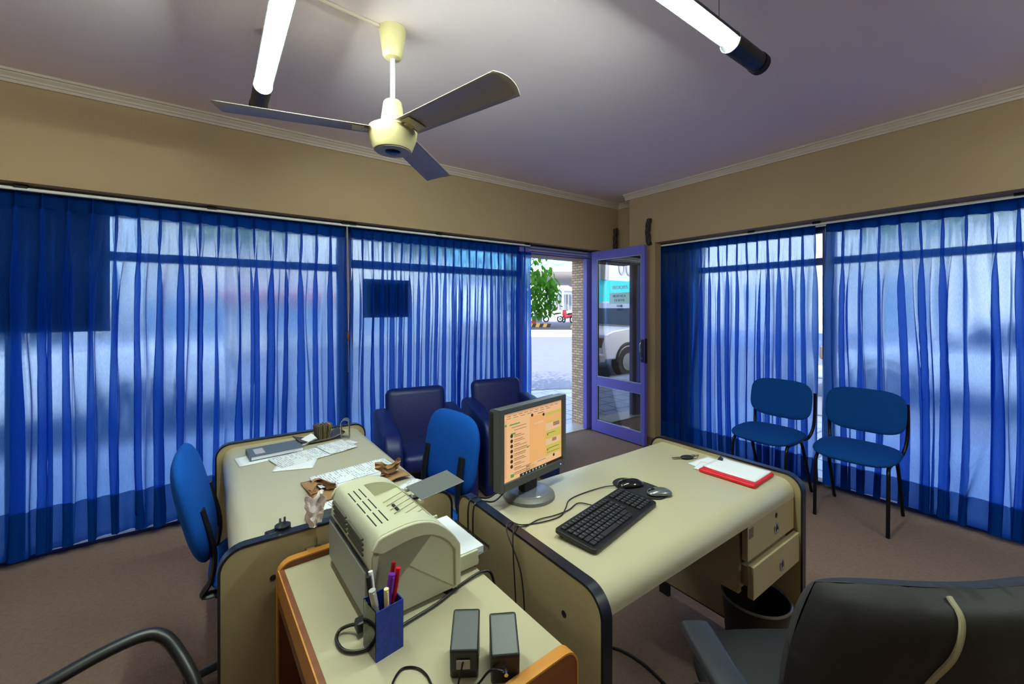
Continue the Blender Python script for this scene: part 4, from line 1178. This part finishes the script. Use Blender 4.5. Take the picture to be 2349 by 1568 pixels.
# waste bin under the drawers
t = thing('waste_bin', 'dark round waste bin with a metal rim under the drawers', 'bin', (1.674, .735, 0))
b = B()
b.lathe([(.0, .003), (.088, .003), (.112, .315), (.115, .315), (.091, .0), (.0, .0)], seg=48)
obj('bucket', b, mat('bin_dark', (34, 28, 26), .55, .2), t, smooth=True)
obj('rim', B().tube([(.1145*math.cos(2*PI*k/48), .1145*math.sin(2*PI*k/48), .317) for k in range(48)], .005, 8, closed=True), mat('bin_rim', (130, 124, 116), .3, .8), t, smooth=True)
b = B().grid(lambda u, v: Vector(((u-.5)*.14, (v-.5)*.14, .10+.03*noise.noise(Vector((u*5, v*5, 1))))), 14, 14)
obj('liner', b, mat('liner_brown', (70, 54, 50), .6), t, smooth=True)
o = obj('floor_cable', B().tube(spline([(1.30, 1.20, .004), (1.36, 1.12, .004), (1.38, 1.02, .004), (1.37, .90, .004)]), .006, 8), M_black, smooth=True); tag(o, 'black cable on the carpet under the desk', 'cable')

# ------------------------------------------------------------------ outside
M_asph = mat('asphalt', (112, 114, 126), .9, var=.12, scale=3, bump=.3, bscale=60)
M_pave = brick_mat('paving', (184, 186, 196), (172, 172, 184), (128, 126, 134), .30, .30, .012, .75, .5)
M_conc = mat('concrete', (200, 194, 186), .8, var=.08, scale=2)
struct('road_surface', B().box(-60, 90, -60, 90, -.2, -.16), M_asph, 'grey asphalt street outside')
pts = [(-30, 3.62), (-30, 5.75)]
pts += [(3.6, 5.75)]+[(3.6+2.9*math.sin(k/10*PI/2), 2.85+2.9*math.cos(k/10*PI/2)) for k in range(1, 11)]+[(6.5, -30), (4.1, -30), (4.1, 3.66)]
b = B().prism(pts, -.16, -.02, 'Z')
struct('sidewalk_paving', b, M_pave, 'tiled sidewalk round the street corner')
kb_ = [(3.6+2.9*math.sin(k/10*PI/2), 2.85+2.9*math.cos(k/10*PI/2)) for k in range(0, 11)]
kb_ = [(-30, 5.75)]+kb_+[(6.5, -30)]
b = B()
for i in range(len(kb_)-1):
    p, q = Vector(kb_[i]), Vector(kb_[i+1]); d = (q-p).normalized(); nn = Vector((-d.y, d.x))
    b.prism([(p.x, p.y), (q.x, q.y), (q.x+nn.x*.10, q.y+nn.y*.10), (p.x+nn.x*.10, p.y+nn.y*.10)], -.16, -.018, 'Z')
struct('road_kerb', b, mat('kerb_dark', (112, 104, 100), .9, var=.3, scale=8), 'worn stone kerb of the corner sidewalk')
FW = Vector((math.sin(R(35.88)), math.cos(R(35.88)))); RT = Vector((FW.y, -FW.x))
def far(d, l): p = FW*d+RT*l; return (p.x, p.y, -.16)
AR = -R(35.88)
# far kerb of the filling station and its sunlit apron
def fbox(name, label, d, l, b, m, kind='structure', cat=None, **k):
    o = obj(name, b, m, **k); place(o, far(d, l), AR)
    o['label'] = label; o['category'] = cat or name.split('_')[0]
    if kind: o['kind'] = kind
    return o
fbox('road_edge', 'orange painted kerb across the street', 22.6, 0, B().box(-16, 14, 0, .3, 0, .09), mat('orange_kerb', (216, 170, 120), .8))
fbox('road_apron', 'bright concrete apron across the street', 22.9, 0, B().box(-16, 14, 0, 5.5, 0, .07), M_conc)
M_wb = mat('white_building', (226, 226, 232), .7, var=.03)
t = thing('service_building', 'white building with grille windows and an outside stair across the street', 'building', far(50, 5.0), AR)
g = B().box(-16, -3.2, 0, 8, 0, 10); g.box(-3.2, 12, 2.0, 9, 0, 12); g.box(-3.2, 12, 0, 2.0, 0, 3.6)
obj('walls', g, M_wb, t)
obj('canopy_slab', B().box(-3.4, 12, -.5, 2, 3.6, 4.05), M_white, t)
wnd = obj('window', B().box(-1.0, 2.2, -.05, .0, 1.35, 3.2), mat('window_far', (110, 118, 128), .2), t)
b = B()
for k in range(9): b.box(-1.0+.4*k-.03, -1.0+.4*k+.03, -.1, -.05, 1.35, 3.2)
obj('grille', b, M_white, wnd)
obj('door', B().box(2.6, 4.0, -.05, 0, .05, 3.1), mat('shop_door', (120, 130, 122), .3), t)
obj('side_door', B().box(-7.7, -6.9, -.05, 0, 0, 2.2), mat('dark_door', (70, 76, 90), .5), t)
obj('panel', B().box(-3.4, -1.3, -.12, -.02, 0, 2.4), mat('grey_panel', (170, 178, 190), .5), t)
obj('cladding', B().box(-5.6, -3.25, -.05, 0, 4.6, 9), mat('pale_blue_cladding', (180, 196, 222), .5), t)
t = thing('air_conditioner', 'white air conditioner unit above the shop window across the street', 'air conditioner', (far(50.2, 5.6)[0], far(50.2, 5.6)[1], 3.892), AR)
obj('case', B().box(-.9, .9, -.35, .35, 0, 1.3), M_white, t)
obj('fan_ring', B().tube([(-.35+.42*math.cos(2*PI*k/24), -.37, .65+.42*math.sin(2*PI*k/24)) for k in range(24)], .07, 6, closed=True), mat('ac_dark', (90, 94, 100), .5), t)
# outside stair: two flights rising left to right in front of the building
t = thing('metal_staircase', 'grey metal zigzag staircase on the white building across the street', 'staircase', far(47.5, 4.5), AR)
def flight(p0, p1, n, w_=1.0):
    b = B(); p0 = Vector(p0); p1 = Vector(p1)
    for s_ in (0, w_): b.tube([p0+Vector((0, s_, 0)), p1+Vector((0, s_, 0))], .09, 6)
    for k in range(n):
        q = p0+(p1-p0)*(k+.5)/n
        b.box(q.x-.16, q.x+.16, q.y, q.y+w_, q.z-.03, q.z+.03)
    return b
obj('stringer', flight((-4.0, 0, 7.7), (1.2, 0, 4.75), 14), mat('stair_grey', (88, 90, 98), .5, .3), t)
obj('stringer', flight((1.2, 0, 4.75), (5.2, 0, 2.6), 11), mat('stair_grey', (140, 142, 150), .5, .3), t)
b = B().tube([(-4.0, 0, 8.7), (1.2, 0, 5.75), (5.2, 0, 3.6)], .05, 6)
for u in (0, .25, .5, .75, 1.0): b.tube([(-4+5.2*u, 0, 7.7-2.95*u), (-4+5.2*u, 0, 8.7-2.95*u)], .04, 6)
for u in (.33, .66, 1.0): b.tube([(1.2+4*u, 0, 4.75-2.15*u), (1.2+4*u, 0, 5.75-2.15*u)], .04, 6)
obj('handrail', b, M_white, t)
b = B()
for x in (-1.2, 1.4): b.tube([(x, .5, 0), (x, .5, 4.8 if x > 0 else 9)], .10, 8)
obj('post', b, M_white, t)
# petrol station canopy
t = thing('station_canopy', 'filling station canopy with a pale blue fascia and white letters across the street', 'canopy', (far(26, 0)[0], far(26, 0)[1], 3.70), AR)
obj('roof_slab', B().box(-7, 13, .2, 16, -.02, .5), mat('canopy_soffit', (206, 198, 190), .6), t)
obj('fascia', B().box(-7, 13, 0, .2, 0, 1.9), mat('fascia_blue', (120, 196, 226), .5), t)
obj('fascia_edge', B().box(-7, 13, -.03, 0, 0, .22), M_white, t)
text('lettering', 'ICO', 1.3, M_white, (2.25, -.04, .83), (PI/2, 0, 0), t, .02)
obj('panel', B().box(3.62, 4.2, -.04, 0, .15, 1.6), mat('cream_panel', (232, 222, 180), .5), t)
obj('column', B().cyl((-1.0, 6, -3.86), (-1.0, 6, 0), .30, 20).cyl((9.0, 6, -3.86), (9.0, 6, 0), .30, 20), M_white, t, smooth=True)
# striped kerb stones
def striped(label, d, l, n):
    t = thing('striped_kerb', label, 'kerb', far(d, l), AR, 'yellow and black island kerbs')
    a = B(); c = B()
    for k in range(n):
        q = a if k % 2 == 0 else c
        q.prism([(k*.30, 0), (k*.30+.30, 0), (k*.30+.42, .28), (k*.30+.12, .28)], 0, .5, 'Y')
    obj('yellow_bands', a, mat('road_yellow', (240, 186, 60), .6), t); obj('black_bands', c, mat('road_black', (50, 48, 50), .6), t)
striped('yellow and black striped kerb by the shrub, seen through the doorway', 34, 1.3, 6)
striped('yellow and black striped kerb beside the stone jamb, seen through the doorway', 32, 4.55, 3)
t = thing('grey_bin', 'grey bin standing by the white building across the street', 'bin', far(46, 1.3+1.6), AR)
obj('bin_body', B().lathe([(.0, 0), (.42, 0), (.5, 1.1), (.0, 1.1)], seg=20), mat('bin_grey', (110, 118, 132), .5), t, smooth=True)
obj('bin_lid', B().lathe([(.53, 1.1), (.53, 1.2), (.0, 1.25)], seg=20), mat('bin_lid_grey', (96, 104, 120), .5), t, smooth=True)
def scooter(label, d, l, rz, m, s=1.25):
    t = thing('scooter', label, 'scooter', far(d, l), AR+rz, 'parked scooters')
    for x in (-.62, .62):
        wl = obj('wheel', B().tube([(x+.23*math.cos(2*PI*k/24), 0, .28+.23*math.sin(2*PI*k/24)) for k in range(24)], .06, 8, closed=True), M_blackmat, t, smooth=True)
        obj('hub', B().cyl((x, -.03, .28), (x, .03, .28), .10, 14), M_chrome, wl, smooth=True)
    obj('body', B().prism([(-.75, .55), (-.2, .42), (.15, .35), (.35, .45), (.5, .95), (.42, 1.0), (.25, .62), (.05, .5), (-.1, .62), (-.7, .75)], -.14, .14, 'Y'), m, t, bevel=.03)
    obj('seat', B().prism([(-.72, .76), (-.12, .64), (.0, .74), (-.3, .84), (-.7, .86)], -.13, .13, 'Y'), M_blackmat, t, bevel=.02)
    obj('handlebar', B().tube([(.42, -.32, 1.08), (.46, 0, 1.02), (.42, .32, 1.08)], .025, 8), M_blackmat, t, smooth=True)
    obj('fork', B().tube([(.45, 0, 1.0), (.62, 0, .28)], .035, 8), M_chrome, t, smooth=True)
    obj('fairing', B().prism([(.44, .5), (.62, .62), (.58, .98), (.48, 1.1), (.42, 1.0)], -.16, .16, 'Y'), m, t, bevel=.03)
    t.scale = (s, s, s)
    return t
scooter('white parked scooter by the shop window across the street', 46, 4.55, PI, mat('scooter_white', (236, 236, 240), .3))
scooter('red parked scooter beside the stone jamb across the street', 44, 5.9, R(115), mat('scooter_red', (214, 40, 40), .3))
t = thing('flower_pot', 'red pot with a small plant at the foot of the white building', 'plant', far(37, 1.95), AR)
obj('pot', B().lathe([(.0, 0), (.16, 0), (.24, .45), (.0, .45)], seg=16), mat('pot_red', (206, 60, 50), .6), t, smooth=True)
obj('plant', B().pad(.4, .4, .5, M=Matrix.Translation((0, 0, .62)), n=2, p=2), mat('leaf_plain', (60, 120, 50), .7), t)

# buildings across the two streets, seen softly through the curtains
def block(name, label, x0, x1, y0, y1, h, m, cat='building'):
    t = thing(name, label, cat, ((x0+x1)/2, (y0+y1)/2, -.16))
    dx, dy = (x1-x0)/2, (y1-y0)/2
    obj('walls', B().box(-dx, dx, -dy, dy, 0, h), m, t)
    return t, dx, dy
M_fac = mat('facade_cream', (226, 214, 200), .8, var=.04)
t, dx, dy = block('shop_block', 'cream corner shop building across the left street', -2.5, 9.0, 17.5, 25, 7.5, M_fac)
obj('awning', B().box(-dx+2.6, -dx+6.6, -dy-.9, -dy, 1.90, 2.10), M_red, t)
for k, x in enumerate((-dx+.6, -dx+4.0, -dx+7.6)):
    w_ = obj('shop_window', B().box(x, x+2.4, -dy-.06, -dy, .5, 1.85), mat('shop_glass', (150, 170, 186), .1), t)
    obj('window_frame', B().box(x-.06, x, -dy-.08, -dy, .44, 1.91).box(x+2.4, x+2.46, -dy-.08, -dy, .44, 1.91), M_white, w_)
t, dx, dy = block('turquoise_shop', 'white building with a turquoise band and arched openings across the left street', -22, -3.4, 14.5, 22, 6.5, M_wb)
obj('turquoise_band', B().box(-dx, dx, -dy-.12, -dy, 1.75, 3.0), mat('turquoise', (30, 200, 214), .5), t)
obj('grey_plinth', B().box(-dx, dx, -dy-.05, -dy, 0, 1.75), mat('grey_wall', (160, 160, 164), .7), t)
text('lettering', '00', 1.2, mat('pale_grey_letters', (196, 192, 196), .6), (1.8, -dy-.03, 3.7), (PI/2, 0, 0), t, .01)
b = B()
for x in (-1.6, 3.6, 8.2): b.box(x-.14, x+.14, -dy-.3, -dy, 3.0, 6.5)
obj('pilaster', b, mat('pilaster_grey', (190, 180, 168), .7), t)
obj('cornice', B().box(-dx, dx, -dy-.35, -dy, 4.9, 5.15), mat('pilaster_grey', (190, 180, 168), .7), t)
t, dx, dy = block('white_house', 'white rendered building across the right street', 17, 24, -12, 11, 5.4, M_fac)
b = B()
for y in (-9, -5, -1, 3, 7): b.box(-dx-.06, -dx, y, y+1.6, .9, 2.5)
obj('windows', b, mat('shop_glass', (150, 170, 186), .1), t)
obj('plinth', B().box(-dx-.05, -dx, -dy, dy, 0, .7), mat('plinth_blue', (120, 140, 180), .7), t)

# cars
def car(name, label, loc, rz, m, pickup=True, s=1.0):
    t = thing(name, label, 'car' if not pickup else 'pickup truck', loc, rz)
    Wd = .90
    if pickup:
        side = [(-2.35, .42), (-2.40, .95), (-.75, 1.02), (-.70, 1.08), (.80, 1.10), (.92, 1.13), (1.75, 1.06), (2.02, .98), (2.12, .75), (2.12, .42)]
        cab = [(-.72, 1.07), (-.55, 1.68), (-.35, 1.76), (.30, 1.74), (.98, 1.12)]
        gl = [(-.52, 1.14), (-.42, 1.60), (-.30, 1.66), (.24, 1.64), (.72, 1.18)]
    else:
        side = [(-2.0, .35), (-2.05, .80), (-1.75, .95), (1.2, .92), (1.9, .82), (2.05, .6), (2.05, .35)]
        cab = [(-1.6, .93), (-1.0, 1.40), (-.7, 1.46), (.1, 1.45), (.95, .93)]
        gl = [(-1.35, .97), (-.92, 1.34), (-.68, 1.39), (.06, 1.38), (.70, .97)]
    obj('body', B().prism(side, -Wd, Wd, 'Y'), m, t, bevel=.07, bseg=4, smooth='all')
    obj('cabin', B().prism(cab, -Wd+.10, Wd-.10, 'Y'), m, t, bevel=.06, bseg=4, smooth='all')
    gm = mat('car_glass', (40, 50, 58), .06, spec=.8)
    obj('side_window', B().prism(gl, -Wd+.085, -Wd+.10, 'Y').prism(gl, Wd-.10, Wd-.085, 'Y'), gm, t)
    c = cab[-1]; d = cab[-2]
    obj('windscreen', B().prism([(c[0]+.01, c[1]+.06), (d[0]+.03, d[1]-.05), (d[0]+.015, d[1]-.06), (c[0]-.03, c[1]+.06)], -Wd+.17, Wd-.17, 'Y'), gm, t)
    wb = (1.25, -1.45) if pickup else (1.25, -1.25)
    for x in wb:
        for y in (-1, 1):
            wl = obj('wheel', B().tube([(x, y*Wd-y*.20, .34), (x, y*Wd+y*.01, .34)], .35 if pickup else .31, 32), M_blackmat, t, smooth=True, bevel=.02)
            obj('hub', B().tube([(x, y*Wd, .34), (x, y*Wd+y*.018, .34)], .20, 24), mat('wheel_rim', (150, 150, 156), .3, .7), wl, smooth=True)
            obj('arch', B().tube([(x+.40*math.cos(a_*PI/14), y*Wd+y*.003, .36+.40*math.sin(a_*PI/14)) for a_ in range(15)], .035, 6), M_blackmat, wl, smooth=True)
    fx_ = side[-1][0]
    obj('bumper', B().rbox(fx_-.12, fx_+.10, -Wd-.01, Wd+.01, .36, .58, .05, 3), mat('bumper_grey', (170, 172, 178), .4), t)
    obj('bumper', B().rbox(side[0][0]-.10, side[0][0]+.1, -Wd, Wd, .40, .58, .05, 3), mat('bumper_grey', (170, 172, 178), .4), t)
    for y in (-1, 1):
        obj('headlight', B().rbox(fx_-.13, fx_+.012, y*Wd*.80-.17, y*Wd*.80+.175, .70, .92, .02, 2), mat('lamp_amber', (120, 96, 84), .15), t)
    obj('grille', B().rbox(fx_-.05, fx_+.02, -.52, .52, .68, .90, .02, 2), M_black, t)
    t.scale = (s, s, s)
    return t
car('pickup_truck', 'white pickup truck parked at the kerb, reflected in the open door', (-1.86, 7.05, -.16), 0, mat('car_white', (214, 216, 222), .25))
car('parked_car', 'blue grey car parked across the left street, reflected in the door', (-3.6, 12.2, -.16), 0, mat('car_bluegrey', (110, 130, 168), .25), False)
car('parked_car', 'pale car parked on the right street behind the right curtain', (9.3, .6, -.16), PI/2, mat('car_silver', (196, 200, 208), .25), False)

# street tree by the doorway
def leaf_mesh(b, c, n_, size, rad, rn):
    for _ in range(n_):
        while True:
            p = Vector((rn.uniform(-1, 1), rn.uniform(-1, 1), rn.uniform(-1, 1)))
            if .25 < p.length < 1: break
        q = Vector(c)+Vector((p.x*rad[0], p.y*rad[1], p.z*rad[2]))
        M = Matrix.Translation(q) @ Matrix.Rotation(rn.uniform(0, 2*PI), 4, 'Z') @ Matrix.Rotation(rn.uniform(.2, 1.5), 4, 'Y')
        s = size*rn.uniform(.7, 1.25)
        o2 = [(0, 0, 0), (.35, .24, .03), (.7, .22, .02), (1, 0, -.08), (.7, -.22, .02), (.35, -.24, .03)]
        v = [b.bm.verts.new(M @ Vector((x*s, y*s, z*s))) for x, y, z in o2]
        mid = b.bm.verts.new(M @ Vector((.5*s, 0, -.02*s)))
        for k in range(6): b.bm.faces.new((v[k], v[(k+1)%6], mid))
M_leaf = bpy.data.materials.new('leaf_green'); M_leaf.use_nodes = True
nt = M_leaf.node_tree; nt.nodes.clear()
o_ = nt.nodes.new('ShaderNodeOutputMaterial'); d_ = nt.nodes.new('ShaderNodeBsdfDiffuse'); t_ = nt.nodes.new('ShaderNodeBsdfTranslucent'); x_ = nt.nodes.new('ShaderNodeMixShader')
d_.inputs[0].default_value = lin((50, 92, 34)); t_.inputs[0].default_value = lin((92, 150, 40)); x_.inputs[0].default_value = .4
nt.links.new(d_.outputs[0], x_.inputs[1]); nt.links.new(t_.outputs[0], x_.inputs[2]); nt.links.new(x_.outputs[0], o_.inputs[0])
rn = random.Random(12)
t = thing('street_tree', 'small leafy tree on the sidewalk beside the doorway', 'tree', (4.0, 5.30, -.02))
b = B(); leaf_mesh(b, (.12, -.05, 1.78), 480, .115, (.50, .5, .52), rn); leaf_mesh(b, (.33, -.12, 1.62), 200, .11, (.36, .3, .36), rn); leaf_mesh(b, (-.3, .1, 2.6), 500, .10, (1.0, .9, .6), rn)
obj('foliage', b, M_leaf, t)['kind'] = 'stuff'
obj('trunk', B().tube(spline([(-.35, .05, 0), (-.33, .05, .9), (-.28, .05, 1.6), (-.2, .05, 2.4)]), .045, 10, r1=.02).tube([(-.3, .05, 1.5), (.15, -.05, 1.9)], .014, 6), M_wooddk, t, smooth=True)
def tree(label, x, y, h, r_, seed):
    t = thing('street_tree', label, 'tree', (x, y, -.16), 0, 'trees across the streets')
    rn2 = random.Random(seed); b = B(); leaf_mesh(b, (0, 0, h), 1100, .32, (r_, r_, r_*.7), rn2)
    obj('foliage', b, M_leaf, t)['kind'] = 'stuff'
    obj('trunk', B().tube([(0, 0, 0), (.1, 0, h)], .16, 10, r1=.08), mat('bark', (120, 112, 100), .9), t)
tree('round leafy tree across the left street behind the long curtain', 0.6, 14.4, 5.2, 2.5, 5)
tree('round leafy tree across the left street behind the middle curtain', 6.2, 13.8, 4.8, 2.0, 6)
tree('leafy tree across the right street behind the far right curtain', 14.0, 2.5, 5.0, 2.3, 9)
